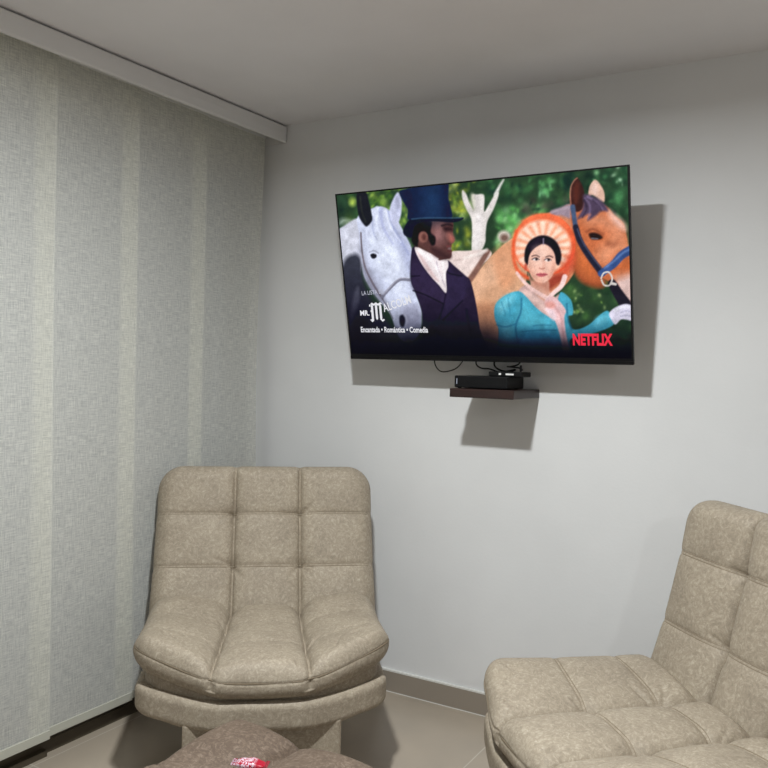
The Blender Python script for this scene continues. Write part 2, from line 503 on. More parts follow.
def make_chair(name, label, cat, loc, rz, group, rows=1.0, lean_deg=19.5, stretch=1.0, bow=0.135, sl=(0.114, 0.156), srows=(-0.385, -0.195), bl=0.113, brows=(0.275, 0.468), bpuff=0.018, sr=(0.124, 0.138), br=0.124, bscale=(1.06, 0.035), rlift=1.0):
    global BOW
    BOW = bow
    srows = list(srows); brows = list(brows)
    t = thing(name, label, cat, loc, rz, group)
    rng = np.random.default_rng(5)
    # seat cushion
    hz, r = 0.046, 0.044
    q, n, F = round_box(HALF + 0.006, SEAT_L / 2, hz, r, R=0.075, res=0.0036)
    top = np.clip(n[:, 2], 0, 1); top = np.where(q[:, 2] >= hz - 1e-6, 1.0, top)
    s = q[:, 1] - SEAT_L / 2 + 0.035
    wseam = sr[0] + (sr[1] - sr[0]) * np.clip(-s / 0.585, 0, 1)
    h = tuft(q[:, 0], s, srows, -0.585, 0.02, 0.024, 0.026, 0.0022 * rows, 0.015 * rows, seam=wseam, rowmix=0.3 * rows, seamL=sl[0] + (sl[1] - sl[0]) * np.clip(-s / 0.585, 0, 1))
    pts = [(sr[0] - (sr[1] - sr[0]) * yy / 0.585, yy) for yy in srows] + [(-(sl[0] - (sl[1] - sl[0]) * yy / 0.585), yy) for yy in srows]
    h += rlift * 0.010 * sstep(-0.26, -0.08, s) - 0.025 * sstep(-0.045, 0.005, s) - 0.012 * sstep(-0.16, -0.03, s) * ridge(np.minimum(np.abs(q[:, 0] - sr[0]), np.abs(q[:, 0] + sl[0])), 0.022)
    h += rlift * 0.016 * sstep(-0.22, -0.04, s) * sstep(0.08, 0.19, np.abs(q[:, 0])) * (1 - sstep(0.30, 0.40, np.abs(q[:, 0])) * 0.4)
    h += creases(q[:, 0], s, pts, rng, 6, 0.12, 0.007 * rows)
    front = [(xx, -0.56) for xx in (-0.31, -0.24, -0.17, -0.11, 0.10, 0.22, 0.30)]
    h += creases(q[:, 0], s - plan_bow(q[:, 0], 1), front, rng, 2, 0.10, 0.006, bias=math.pi / 2)
    q[:, 2] += h * top
    # side border puffs out below the rim seam, and the valleys pinch the front edge
    side = 1 - np.abs(n[:, 2])
    out = np.stack([n[:, 0], n[:, 1]], 1)
    dv = np.minimum(np.abs(q[:, 0] - sr[1]), np.abs(q[:, 0] + sl[1]))
    infront = (n[:, 1] < -0.3)
    rimz = 0.012
    k = 0.006 * np.sin(5.0 * q[:, 0] * 6) * 0.3 - 0.004 * ridge(q[:, 2] - rimz, 0.0035) * (side > 0.3) - 0.012 * ridge(dv, 0.012) * infront * (q[:, 2] > -0.02)
    q[:, 0] += out[:, 0] * k * side; q[:, 1] += out[:, 1] * k * side
    seat_src = q.copy()
    w = seat_warp(q, stretch)
    w[:, 2] += 0.0025 * np.sin(13 * w[:, 0] + 2) * np.sin(11 * w[:, 1])
    seat = np_mesh('seat', w, F, M_LEATHER, t)
    # piping around the front rim of the seat
    path = []
    R = 0.075; hx, hy = HALF + 0.006, SEAT_L / 2
    raw = [(-hx, 0.20), (-hx, 0.1), (-hx, 0.0), (-hx, -0.1), (-hx, -0.18), (-hx, -hy + R)]
    for a in np.linspace(0.12, 0.88, 7): raw.append((-hx + R - R * math.cos(a * math.pi / 2), -hy + R - R * math.sin(a * math.pi / 2)))
    xs = np.linspace(-hx + R, hx - R, 41)
    raw += [(x, -hy) for x in xs]
    for a in np.linspace(0.88, 0.12, 7): raw.append((hx - R + R * math.cos(a * math.pi / 2), -hy + R - R * math.sin(a * math.pi / 2)))
    raw += [(hx, -hy + R), (hx, -0.18), (hx, -0.1), (hx, 0.0), (hx, 0.1), (hx, 0.20)]
    pr = np.array([(x, y, rimz) for x, y in raw])
    dvp = np.minimum(np.abs(pr[:, 0] - sr[1]), np.abs(pr[:, 0] + sl[1]))
    pr[:, 1] += np.where(pr[:, 1] < -hy + R * 0.6, 0.004 + 0.010 * ridge(dvp, 0.012), 0)
    pr[:, 0] -= np.sign(pr[:, 0]) * np.where(pr[:, 1] > -hy + R * 0.6, 0.003, 0)
    wp = seat_warp(pr, stretch)
    bm = bmesh.new(); add_tube(bm, [Vector(p) for p in wp], 0.0021, 6)
    obj('piping', bm, M_SEAM, seat, True)
    def stitches(src, dst, upmask, coord, rows_at, parent, lo, hi, gap=0.0042):
        """double rows of stitching that follow the finished surface"""
        sx_, sy_ = src[:, 0][upmask], coord[upmask]; D = dst[upmask]
        for r_ in rows_at:
            for g in (-gap, gap):
                path = []
                for xx in np.arange(lo, hi, 0.008):
                    d2 = (sx_ - xx) ** 2 + (sy_ - r_ - g) ** 2
                    k = np.argsort(d2)[:4]; wt = 1 / (d2[k] + 1e-7)
                    path.append(Vector(((D[k] * wt[:, None]).sum(0) / wt.sum())))
                for _i in range(2): path = [path[0]] + [(path[i - 1] + path[i] * 2 + path[i + 1]) / 4 for i in range(1, len(path) - 1)] + [path[-1]]
                bm = bmesh.new(); add_tube(bm, path, 0.0013, 6)
                obj('stitching', bm, M_STITCH, parent, True)
    if rows > 0.7: stitches(seat_src, w, (n[:, 2] > 0.5), s, srows, seat, -0.372, 0.373)
    # backrest slab: local (x, t up, thickness towards sitter), then leaned back
    TL = 0.655; th = 0.062
    q, n, F = round_box(HALF - 0.004, TL / 2, th, 0.058, R=0.092, res=0.0036, only_top=True)
    tt = q[:, 1] + TL / 2
    top = np.clip(n[:, 2], 0, 1); top = np.where(q[:, 2] >= th - 1e-6, 1.0, top)
    h = tuft(q[:, 0], tt, brows, 0.03, 0.66, bpuff, 0.028, 0.0026, 0.013, valley_w=0.008, seam=br, seamL=bl)
    pts = [(xx, yy) for xx in (-bl, br) for yy in brows]
    h += creases(q[:, 0], tt, pts, rng, 5, 0.10, 0.006)
    q[:, 2] += h * top
    # valleys also notch the top edge a little; cross seams notch the sides
    up = np.clip(n[:, 1], 0, 1); dv = np.minimum(np.abs(q[:, 0] - br), np.abs(q[:, 0] + bl))
    q[:, 1] -= up * 0.0035 * ridge(dv, 0.012)
    sx = np.clip(np.abs(n[:, 0]), 0, 1) * (q[:, 2] > -0.02)
    for r_ in brows: q[:, 0] -= np.sign(q[:, 0]) * sx * 0.0025 * ridge(tt - r_, 0.018)
    q[:, 0] *= (bscale[0] - bscale[1] * np.clip(tt / TL, 0, 1))
    # faint curve of the spine
    q[:, 2] -= 0.018 * np.sin(np.clip(tt / TL, 0, 1) * math.pi)
    lean = math.radians(lean_deg)
    cx, sx_ = math.cos(lean), math.sin(lean)
    tloc = q[:, 1] + TL / 2
    zf = q[:, 2] - th            # 0 on the front face
    Y = tloc * sx_ - zf * cx - 0.030
    Z = 0.345 + tloc * cx + zf * sx_
    dst = np.stack([q[:, 0], Y, Z], 1)
    back = np_mesh('backrest', dst, F, M_LEATHER, t)
    stitches(q, dst, (n[:, 2] > 0.5), tt, brows, back, -0.385, 0.386)
    # lower frame body that follows the bow of the seat
    q, n, F = round_box(HALF - 0.008, 0.355, 0.045, 0.022, R=0.055, res=0.007)
    w = np.clip((0.355 - q[:, 1]) / 0.71, 0, 1)
    y2 = (q[:, 1] + plan_bow(q[:, 0], w ** 1.5) - 0.355) * stretch + 0.135
    ends = np.clip((np.abs(q[:, 0]) - 0.20) / 0.20, 0, 1)
    sag = np.clip((np.abs(q[:, 0]) - 0.245) / 0.05, 0, 1); sag = sag * sag * (3 - 2 * sag)
    z2 = 0.310 + q[:, 2] + 0.016 * ends ** 1.5 * w + (q[:, 2] < 0) * (0.004 * sag) * np.abs(q[:, 2]) / 0.045
    body = np_mesh('seat_base', np.stack([q[:, 0], y2, z2], 1), F, M_LEATHER, t)
    # recessed band between body and cushion
    q, n, F = round_box(HALF - 0.035, 0.30, 0.030, 0.012, R=0.06, res=0.012)
    w = np.clip((0.30 - q[:, 1]) / 0.60, 0, 1)
    np_mesh('seat_frame', np.stack([q[:, 0], (q[:, 1] + plan_bow(q[:, 0], w ** 1.5)) * stretch - 0.245, q[:, 2] + 0.366 + 0.03 * (np.abs(q[:, 0]) / 0.4) ** 2 * w], 1), F, M_LEATHER, t)
    # upholstered pedestal and its dark glides
    bm = bmesh.new(); add_box(bm, -0.236, 0.236, -0.535, -0.02, 0.012, 0.285, bev=0.012, seg=3)
    obj('pedestal', bm, M_LEATHER, t, False)
    for px in (-0.19, 0.19):
        for py in (-0.49, -0.07):
            bm = bmesh.new(); add_cyl(bm, (px, py, 0.007), 0.018, 0.014, seg=16)
            obj('glide', bm, M_BLACK, t)
    return t

chair = make_chair('lounge_chair', 'beige tufted armless lounge chair facing us in the corner by the blinds', 'chair',
                   (-1.866, -0.607, 0), 0.68, 'beige lounge chairs', rows=0.45)
chair2 = make_chair('lounge_chair', 'beige tufted armless lounge chair turned sideways at the right edge of the photo', 'chair',
                    (-0.300, -0.626, 0), -0.785, 'beige lounge chairs', rows=1.25, lean_deg=15.0, stretch=1.035, bow=0.07,
                    sl=(0.090, 0.112), sr=(0.130, 0.150), srows=(-0.335, -0.130), bl=0.084, br=0.130, brows=(0.262, 0.474), bpuff=0.034, bscale=(1.035, 0.0), rlift=0.15)

# ---------------------------------------------------------------- brown ottoman in front of the corner chair
OT = thing('ottoman', 'brown mottled upholstered ottoman in front of the beige corner chair', 'ottoman', (-1.158, -1.537, 0))
hx, hy, hz = 0.285, 0.292, 0.075
q, n, F = round_box(hx, hy, hz, 0.055, R=0.06, res=0.0055)
top = np.clip(n[:, 2], 0, 1); top = np.where(q[:, 2] >= hz - 1e-6, 1.0, top)
sx = q[:, 0] - 0.012 * np.sin(6 * q[:, 1]) + 0.070 + 0.10 * (q[:, 1] - 0.29) * (q[:, 1] > 0.0) * 0
d = np.abs(sx); e = np.abs(q[:, 1] + 0.03)
fx = np.clip(1 - np.abs((np.abs(sx) - hx / 2) / (hx / 2)), 0, 1); fy = np.clip(1 - np.abs((np.abs(q[:, 1]) - hy / 2) / (hy / 2)), 0, 1)
h = 0.034 * (1 - (1 - fx) ** 2.2) * (0.5 + 0.5 * (1 - (1 - fy) ** 2)) - 0.020 * (0.5 * ridge(d, 0.014) + 0.5 * ridge(d, 0.004)) - 0.010 * ridge(e, 0.010)
h += np.where(sx < 0, 0.006, -0.004)
q[:, 2] += h * top
np_mesh('seat_cushion', q + np.array([0, 0, 0.318]), F, M_BROWN, OT)
box_obj('body', (-0.272, 0.272, -0.28, 0.28, 0.05, 0.255), M_BROWN, OT, bev=0.015, seg=3)
for a in (-1, 1):
    for b in (-1, 1):
        bm = bmesh.new(); add_cyl(bm, (a * 0.21, b * 0.24, 0.0255), 0.016, 0.051, seg=16, r2=0.022)
        obj('leg', bm, M_BLACK, OT)

# ---------------------------------------------------------------- television
TVX, TVY, TVZ, TILT = -1.804, -0.166, 1.3743, 0.217
TW = 1.1165; TH = TW * 0.575
TV = thing('television', 'large flat television on the white wall showing a top hatted man and horses', 'television', (TVX, TVY, TVZ))
ct, st = math.cos(TILT), math.sin(TILT)
def tvp(u, v, d=0.0):      # u across 0..TW, v up 0..TH, d = out of the front face
    return Vector((u, -v * st - d * ct, v * ct - d * st))
def tv_box(name, u0, u1, v0, v1, d0, d1, m, parent, bev=0.0):
    bm = bmesh.new(); add_box(bm, u0, u1, v0, v1, d0, d1, bev=bev)
    for v in bm.verts: v.co = tvp(v.co.x, v.co.y, v.co.z)
    bmesh.ops.recalc_face_normals(bm, faces=bm.faces)
    return obj(name, bm, m, parent)
bz = 0.0055; bzb = 0.017
bm = bmesh.new()
for a in ((0, TW, TH - bz, TH), (0, TW, 0, bzb), (0, bz, bzb, TH - bz), (TW - bz, TW, bzb, TH - bz)):
    add_box(bm, a[0], a[1], a[2], a[3], -0.012, 0.0)
add_box(bm, 0.0, TW, -0.003, 0.009, -0.012, 0.002)
for v in bm.verts: v.co = tvp(*v.co)
bmesh.ops.recalc_face_normals(bm, faces=bm.faces)
obj('bezel', bm, M_BLACK, TV)
tv_box('back_panel', 0.002, TW - 0.002, 0.002, TH - 0.002, -0.026, -0.0125, M_BLACKM, TV, bev=0.004)
tv_box('electronics_housing', 0.16, TW - 0.16, 0.03, 0.40, -0.062, -0.0265, M_BLACKM, TV, bev=0.01)
# wall bracket: plate on the wall, arm, plate on the television
br = obj('wall_bracket', (lambda b: (add_box(b, 0.44, 0.68, TVY * -1 - 0.012, TVY * -1 - 0.0005, 0.17, 0.44),
          add_box(b, 0.50, 0.53, 0.075, 0.155, 0.20, 0.41), add_box(b, 0.59, 0.62, 0.075, 0.155, 0.20, 0.41), b)[-1])(bmesh.new()), M_BLACKM, TV)
bm = bmesh.new()
for u in (0.40, 0.70): add_box(bm, u - 0.015, u + 0.015, 0.06, 0.50, -0.075, -0.0625)
add_box(bm, 0.385, 0.715, 0.24, 0.30, -0.088, -0.075)
for v in bm.verts: v.co = tvp(*v.co)
bmesh.ops.recalc_face_normals(bm, faces=bm.faces)
obj('tilt_plate', bm, M_BLACKM, TV)

# ---- painter for the picture the television is showing (canvas PW x PH, y up from the bottom of the screen)
PW, PH = 448, 252
def _smooth(pts, closed):
    P = np.array(pts, float); n = len(P); out = []
    for i in range(n if closed else n - 1):
        a, b, c, d = (P[(i - 1) % n], P[i], P[(i + 1) % n], P[(i + 2) % n]) if closed else (P[max(i - 1, 0)], P[i], P[i + 1], P[min(i + 2, n - 1)])
        for k in range(5):
            t = k / 5
            out.append(0.5 * (2 * b + (c - a) * t + (2 * a - 5 * b + 4 * c - d) * t * t + (3 * b - a - 3 * c + d) * t ** 3))
    if not closed: out.append(P[-1])
    return np.array(out)

def _dist(X, Y, A, B):
    d = B - A; L = max(float(d @ d), 1e-9)
    t = np.clip(((X - A[0]) * d[0] + (Y - A[1]) * d[1]) / L, 0, 1)
    return np.hypot(X - A[0] - t * d[0], Y - A[1] - t * d[1]), t

def _blend(img, x0, y0, al, col):
    h, w = al.shape
    s = img[y0:y0 + h, x0:x0 + w]
    s += (np.array(col, float) / 255 - s) * al[..., None]

def _box(P, pad):
    x0 = int(max(0, math.floor(P[:, 0].min() - pad))); x1 = int(min(PW, math.ceil(P[:, 0].max() + pad) + 1))
    y0 = int(max(0, math.floor(P[:, 1].min() - pad))); y1 = int(min(PH, math.ceil(P[:, 1].max() + pad) + 1))
    return x0, x1, y0, y1

def paint(ops):
    img = np.zeros((PH, PW, 3)); img[:] = np.array((44, 66, 48)) / 255
    for op in ops:
        k = op[0]
        if k in 'pq':                                   # filled outline (p smooth, q straight)
            _, col, fe, alpha, pts = op
            P = _smooth(pts, True) if k == 'p' else np.array(pts, float)
            x0, x1, y0, y1 = _box(P, fe)
            if x1 <= x0 or y1 <= y0: continue
            X, Y = np.meshgrid(np.arange(x0, x1) + 0.5, np.arange(y0, y1) + 0.5)
            ins = np.zeros(X.shape, bool); D = np.full(X.shape, 1e9)
            for i in range(len(P)):
                A, B = P[i], P[(i + 1) % len(P)]
                c = (A[1] > Y) != (B[1] > Y)
                if A[1] != B[1]: ins ^= c & (X < (B[0] - A[0]) * (Y - A[1]) / (B[1] - A[1]) + A[0])
                D = np.minimum(D, _dist(X, Y, A, B)[0])
            sd = np.where(ins, D, -D)
            _blend(img, x0, y0, np.clip(0.5 + sd / max(fe, 1), 0, 1) * alpha, col)
        elif k == 's':                                  # brush stroke, width from w0 to w1
            _, col, fe, alpha, w0, w1, pts = op
            P = _smooth(pts, False)
            x0, x1, y0, y1 = _box(P, fe + max(w0, w1))
            if x1 <= x0 or y1 <= y0: continue
            X, Y = np.meshgrid(np.arange(x0, x1) + 0.5, np.arange(y0, y1) + 0.5)
            best = np.full(X.shape, -1e9); n = len(P) - 1
            for i in range(n):
                d, t = _dist(X, Y, P[i], P[i + 1])
                w = w0 + (w1 - w0) * (i + t) / n
                best = np.maximum(best, w / 2 - d)
            _blend(img, x0, y0, np.clip(0.5 + best / max(fe, 1), 0, 1) * alpha, col)
        elif k == 'b':                                  # leaves: many small blobs inside a box
            _, cols, n, r0, r1, seed, (bx0, by0, bx1, by1) = op
            rg = np.random.default_rng(seed)
            for _i in range(n):
                cx, cy = rg.uniform(bx0, bx1), rg.uniform(by0, by1); r = rg.uniform(r0, r1); a = rg.uniform(0, math.pi); e = rg.uniform(0.45, 1)
                x0, x1 = int(max(0, cx - 2 * r)), int(min(PW, cx + 2 * r + 1)); y0, y1 = int(max(0, cy - 2 * r)), int(min(PH, cy + 2 * r + 1))
                c = cols[rg.integers(len(cols))]; al0 = rg.uniform(0.25, 0.75)
                if x1 <= x0 or y1 <= y0: continue
                X, Y = np.meshgrid(np.arange(x0, x1) + 0.5 - cx, np.arange(y0, y1) + 0.5 - cy)
                u = X * math.cos(a) + Y * math.sin(a); v = (-X * math.sin(a) + Y * math.cos(a)) / e
                _blend(img, x0, y0, al0 * np.exp(-(u * u + v * v) / (0.8 * r * r)), c)
        elif k == 'f':                                  # the streaming menu's own fade to navy at the bottom (y1 -> y0) inside x range
            _, col, ya, yb, xa, xb, soft = op
            X, Y = np.meshgrid(np.arange(PW) + 0.5, np.arange(PH) + 0.5)
            al = np.clip((ya - Y) / (ya - yb), 0, 1) ** 1.15 * np.clip((X - xa) / soft + 1, 0, 1) * np.clip((xb - X) / soft + 1, 0, 1)
            _blend(img, 0, 0, al, col)
    rg = np.random.default_rng(3)                       # film grain and fine texture of the picture
    for st_, am in ((1, 0.03), (3, 0.03), (8, 0.035)):
        nz = rg.normal(0, 1, (PH // st_ + 2, PW // st_ + 2)).repeat(st_, 0).repeat(st_, 1)[:PH, :PW]
        if st_ > 1:
            for ax in (0, 1):
                for _i in range(st_): nz = (np.roll(nz, 1, ax) + nz * 2 + np.roll(nz, -1, ax)) / 4
        img = img * (1 + am * nz[..., None])
    g = img.mean(2, keepdims=True); img = g + (img - g) * 1.0
    img = img + 0.10 * (img - 0.42) * (img > 0.10)
    return np.clip(img, 0, 1)
SCREEN_OPS = [
    ('b',[(50,80,60),(28,46,44),(70,110,60),(110,140,60)],90,5,14,1,(-1.5,145.9,138.4,275.7)),
    ('b',[(150,185,90),(175,205,95),(90,130,50),(45,75,45)],110,3,8,2,(56.2,198.3,129.5,267.5)),
    ('b',[(150,180,70),(185,190,60),(95,130,50),(60,85,45),(170,190,130)],130,3,8,3,(181.6,141.7,235.8,266.2)),
    ('b',[(40,75,50),(25,50,45),(70,120,75),(60,95,60)],170,4,10,4,(241.8,195.2,384.4,274.2)),
    ('b',[(110,185,100),(130,205,125),(85,160,80),(160,215,150)],90,4,9,5,(263.6,154.0,333.9,213.3)),
    ('b',[(95,165,100),(140,210,150)],14,3,6,6,(328.4,220.4,346.9,245.9)),
    ('b',[(30,50,45),(60,60,55),(90,95,80)],26,4,8,7,(301.3,195.7,377.6,224.1)),
    ('b',[(25,50,38),(18,36,34),(50,90,60),(80,140,90)],130,4,10,8,(380.4,145.3,456.7,266.9)),
    ('b',[(150,205,150),(190,225,190)],9,2,4,9,(393.3,229.0,444.7,252.8)),
    ('b',[(28,48,38),(45,75,45),(70,105,60)],110,4,10,10,(346.4,12.5,453.8,116.4)),
    ('b',[(130,165,85),(160,185,120)],16,2,4.5,11,(366.7,64.2,413.8,95.2)),
    ('p',(180,205,95),8,0.9,[(34.7,239.0),(33.8,236.5),(31.9,234.6),(29.4,233.6),(26.8,233.8),(24.5,235.1),(23.1,237.3),(22.8,239.9),(23.7,242.4),(25.6,244.3),(28.1,245.3),(30.7,245.1),(33.0,243.7),(34.4,241.6)]),
    ('p',(225,235,225),10,0.6,[(1.5,207.5),(11.5,209.8),(19.1,212.3),(9.7,215.0),(3.4,213.4)]),
    ('p',(214,208,205),2.5,1.0,[(215.1,241.3),(220.9,235.0),(224.9,223.0),(230.7,213.8),(228.8,232.9),(237.0,233.7),(248.0,231.3),(246.6,209.8),(255.1,219.3),(266.3,234.1),(270.0,231.0),(261.0,211.6),(250.4,195.0),(246.9,179.1),(245.2,165.9),(236.3,153.1),(224.1,153.6),(226.2,183.3),(225.8,201.0),(219.4,214.7),(214.3,229.7)]),
    ('p',(232,226,226),8,0.8,[(235.1,206.2),(242.9,202.7),(241.3,179.4),(233.2,156.2),(227.5,156.5),(229.6,186.0)]),
    ('p',(190,190,170),6,0.7,[(227.2,233.0),(232.2,234.1),(232.5,215.2),(229.1,213.9)]),
    ('s',(205,205,200),3,1.0,5.6,2.3,[(265.4,231.4),(272.3,242.2),(278.2,250.1)]),
    ('p',(222,205,200),2,1.0,[(182.7,152.5),(218.8,155.8),(249.7,155.0),(252.9,145.7),(236.6,132.2),(223.7,114.8),(215.3,107.8),(179.8,116.1)]),
    ('s',(190,170,165),3,0.6,2.3,2.3,[(194.0,142.9),(218.0,145.5),(245.5,149.6)]),
    ('p',(206,160,128),2,1.0,[(208.4,101.3),(227.3,120.7),(245.7,139.7),(267.8,158.1),(289.1,170.3),(304.9,163.8),(301.6,102.8),(263.0,80.2),(253.8,-0.3),(227.7,-0.8),(209.8,27.9),(205.8,64.9)]),
    ('p',(222,178,148),14,0.8,[(218.3,117.0),(245.4,135.8),(275.6,150.0),(282.5,126.6),(243.1,100.4),(215.8,81.0)]),
    ('p',(190,132,98),14,0.7,[(214.6,64.8),(241.8,80.6),(257.8,64.4),(250.0,7.8),(223.8,7.4)]),
    ('p',(214,150,112),12,0.6,[(254.6,147.1),(284.7,164.8),(290.2,118.6),(268.4,99.8)]),
    ('s',(120,85,75),3,0.9,6.9,9.5,[(248.7,153.2),(237.1,138.1),(220.5,117.0),(211.2,109.3)]),
    ('s',(235,225,220),3,0.7,5.2,5.2,[(246.7,155.3),(233.6,150.0),(211.6,145.1)]),
    ('p',(200,190,180),5,1.0,[(283.7,172.6),(282.5,169.2),(279.8,166.6),(275.9,165.2),(271.7,165.5),(268.1,167.2),(265.6,170.1),(264.9,173.7),(266.0,177.1),(268.8,179.7),(272.7,181.0),(276.9,180.7),(280.5,179.0),(282.9,176.1)]),
    ('p',(120,95,85),5,1.0,[(280.9,170.6),(280.2,168.4),(278.4,166.7),(276.0,165.9),(273.3,166.0),(271.0,167.1),(269.5,169.0),(269.0,171.2),(269.7,173.4),(271.5,175.1),(273.9,175.9),(276.6,175.8),(278.9,174.7),(280.4,172.8)]),
    ('p',(196,128,96),2,1.0,[(328.3,191.4),(343.2,201.7),(357.6,205.2),(371.7,208.6),(377.6,181.4),(375.6,129.4),(367.8,111.2),(352.9,97.7),(330.9,93.5),(320.4,131.6)]),
    ('p',(150,135,150),4,0.95,[(343.3,202.8),(357.6,206.9),(371.3,209.7),(378.3,199.2),(373.3,190.6),(357.2,196.2),(347.7,195.7)]),
    ('s',(180,165,175),4,0.8,2.1,1.6,[(345.6,201.1),(359.9,204.5),(371.6,205.9)]),
    ('p',(148,72,45),8,1.0,[(374.5,161.3),(387.5,138.0),(398.4,119.4),(409.5,109.9),(411.4,98.5),(393.2,101.3),(378.4,110.9),(370.9,129.5)]),
    ('p',(196,112,74),2,1.0,[(372.8,207.4),(382.2,210.0),(399.3,213.1),(419.2,203.9),(429.9,191.2),(441.0,180.6),(443.7,168.5),(445.5,159.6),(447.6,146.3),(454.5,126.2),(453.4,77.2),(431.2,77.6),(427.3,98.1),(416.3,107.4),(398.4,119.4),(382.9,138.2),(375.6,161.2),(370.9,188.5)]),
    ('p',(170,92,58),10,0.95,[(376.4,181.4),(383.6,156.3),(396.6,133.1),(409.7,116.7),(416.2,105.2),(406.9,98.6),(392.0,102.2),(379.6,113.2),(373.6,138.6)]),
    ('p',(204,112,66),14,0.8,[(379.0,156.5),(392.1,137.8),(403.0,119.2),(395.8,110.3),(382.2,120.0),(375.9,138.5)]),
    ('p',(218,150,118),16,0.75,[(389.4,189.5),(412.2,194.6),(429.8,186.8),(440.5,177.4),(442.3,162.0),(429.1,162.7),(411.7,177.0),(395.9,180.2)]),
    ('p',(232,196,186),8,0.8,[(422.4,199.3),(434.2,188.7),(442.7,178.3),(443.4,170.7),(433.9,176.7),(423.2,189.4)]),
    ('p',(222,160,128),16,0.6,[(410.9,152.6),(429.1,162.7),(444.3,155.3),(446.7,146.4),(432.9,140.4),(416.9,127.7),(403.6,137.3)]),
    ('p',(205,180,176),10,0.95,[(427.7,113.8),(438.9,117.9),(454.2,112.9),(453.4,74.9),(437.8,75.2),(431.6,91.2)]),
    ('p',(192,104,62),12,0.7,[(418.9,118.6),(437.1,131.4),(450.4,135.2),(449.9,117.5),(432.1,109.2)]),
    ('p',(62,36,34),2,1.0,[(371.3,210.8),(372.5,228.5),(376.4,238.0),(381.8,243.4),(387.0,236.0),(390.7,224.7),(390.3,213.8),(387.6,203.0),(380.6,199.0),(375.0,202.8)]),
    ('p',(100,52,42),6,0.7,[(376.0,230.4),(381.0,238.7),(384.6,231.8),(382.4,216.6),(377.6,210.4)]),
    ('s',(196,130,110),2,0.8,1.9,1.3,[(372.1,207.4),(371.6,221.9),(373.2,232.8),(377.6,239.9),(381.8,243.0)]),
    ('p',(214,176,158),2,1.0,[(396.1,217.7),(398.1,230.7),(405.2,238.7),(411.7,232.7),(417.1,221.4),(416.7,209.5),(410.5,212.2),(401.8,219.4)]),
    ('p',(236,206,196),6,0.7,[(399.8,226.2),(405.0,235.5),(408.9,229.7),(406.3,219.1)]),
    ('p',(84,70,92),4,1.0,[(389.4,220.4),(397.3,220.2),(410.6,213.3),(419.2,203.9),(420.8,197.2),(412.3,197.9),(405.4,192.8),(393.9,187.0),(397.6,195.6),(384.9,190.9),(380.2,190.1),(386.4,200.8),(389.0,209.5)]),
    ('s',(140,124,158),3,0.8,2.4,1.1,[(395.0,217.8),(406.0,210.4),(414.6,199.9)]),
    ('s',(128,112,144),3,0.8,2.1,1.1,[(391.5,215.9),(397.9,205.5),(395.1,190.2)]),
    ('s',(50,40,58),3,0.8,2.4,1.1,[(390.3,213.8),(393.3,202.5),(387.2,191.9)]),
    ('s',(52,42,60),3,0.7,1.9,0.8,[(401.6,212.9),(410.3,204.6),(412.3,197.9)]),
    ('p',(40,26,26),3,1.0,[(395.1,169.6),(401.3,171.0),(409.1,168.3),(413.0,163.6),(408.9,161.2),(399.8,161.7),(395.9,165.0)]),
    ('s',(110,60,45),5,0.7,2.4,1.6,[(392.2,172.6),(401.4,175.0),(413.6,168.0)]),
    ('s',(150,160,180),2,0.7,1.6,1.1,[(398.8,163.3),(406.7,162.2)]),
    ('s',(132,70,50),8,0.5,5.3,2.7,[(419.9,154.4),(428.8,153.9),(433.3,157.0)]),
    ('s',(74,90,120),2,1.0,6.9,6.4,[(374.4,206.1),(375.7,192.7),(377.5,178.0)]),
    ('s',(38,40,58),2,1.0,8.0,9.0,[(377.5,179.1),(382.6,160.8),(394.5,139.9),(410.9,116.7)]),
    ('s',(88,94,120),2,0.8,1.6,1.6,[(379.7,176.7),(385.6,160.7),(398.0,139.8),(411.1,122.3)]),
    ('s',(58,84,136),2,1.0,9.0,11.7,[(409.7,116.3),(425.9,127.4),(437.3,139.1),(450.6,146.2)]),
    ('s',(120,150,200),3,0.7,2.1,2.1,[(414.5,123.3),(428.2,132.8),(439.6,142.3),(449.5,146.7)]),
    ('s',(34,32,44),2,1.0,11.2,16.0,[(424.0,102.7),(431.5,88.9),(440.1,75.2)]),
    ('s',(206,200,196),1.2,1.0,2.1,2.1,[(409.5,109.9),(413.1,116.6),(420.0,117.5),(424.2,109.4),(420.6,100.5),(413.3,100.7),(409.9,107.6)]),
    ('s',(206,200,196),1.5,1.0,3.7,3.2,[(422.9,102.7),(428.5,101.4)]),
    ('p',(186,188,204),3,1.0,[(-4.8,194.1),(10.4,204.7),(34.4,214.5),(52.5,215.2),(43.6,174.2),(35.7,143.9),(23.1,113.2),(1.8,90.0),(-13.3,82.3),(-6.8,153.4)]),
    ('p',(206,208,222),10,0.8,[(2.2,193.7),(29.5,211.1),(33.6,186.2),(18.3,152.3),(1.6,149.2)]),
    ('p',(58,60,72),8,1.0,[(-1.6,141.5),(21.5,159.9),(34.3,151.6),(34.0,128.5),(40.2,101.0),(55.5,73.4),(79.3,41.8),(97.1,-5.3),(-14.2,-7.3),(-16.2,58.1)]),
    ('p',(112,114,128),6,0.8,[(14.0,93.7),(25.0,109.2),(25.2,89.6),(9.9,57.9),(-1.3,21.6),(-6.6,25.6)]),
    ('p',(196,202,224),2.5,1.0,[(35.5,216.3),(60.4,226.6),(76.1,229.1),(89.5,224.4),(104.3,208.0),(115.1,187.1),(125.6,162.5),(122.2,144.1),(119.4,118.0),(126.0,97.1),(133.7,72.4),(133.2,57.1),(130.1,41.8),(119.7,26.4),(108.3,20.4),(95.4,24.3),(86.0,41.8),(79.2,63.3),(65.3,81.0),(47.5,104.7),(36.3,128.4),(35.1,159.3),(35.3,189.9)]),
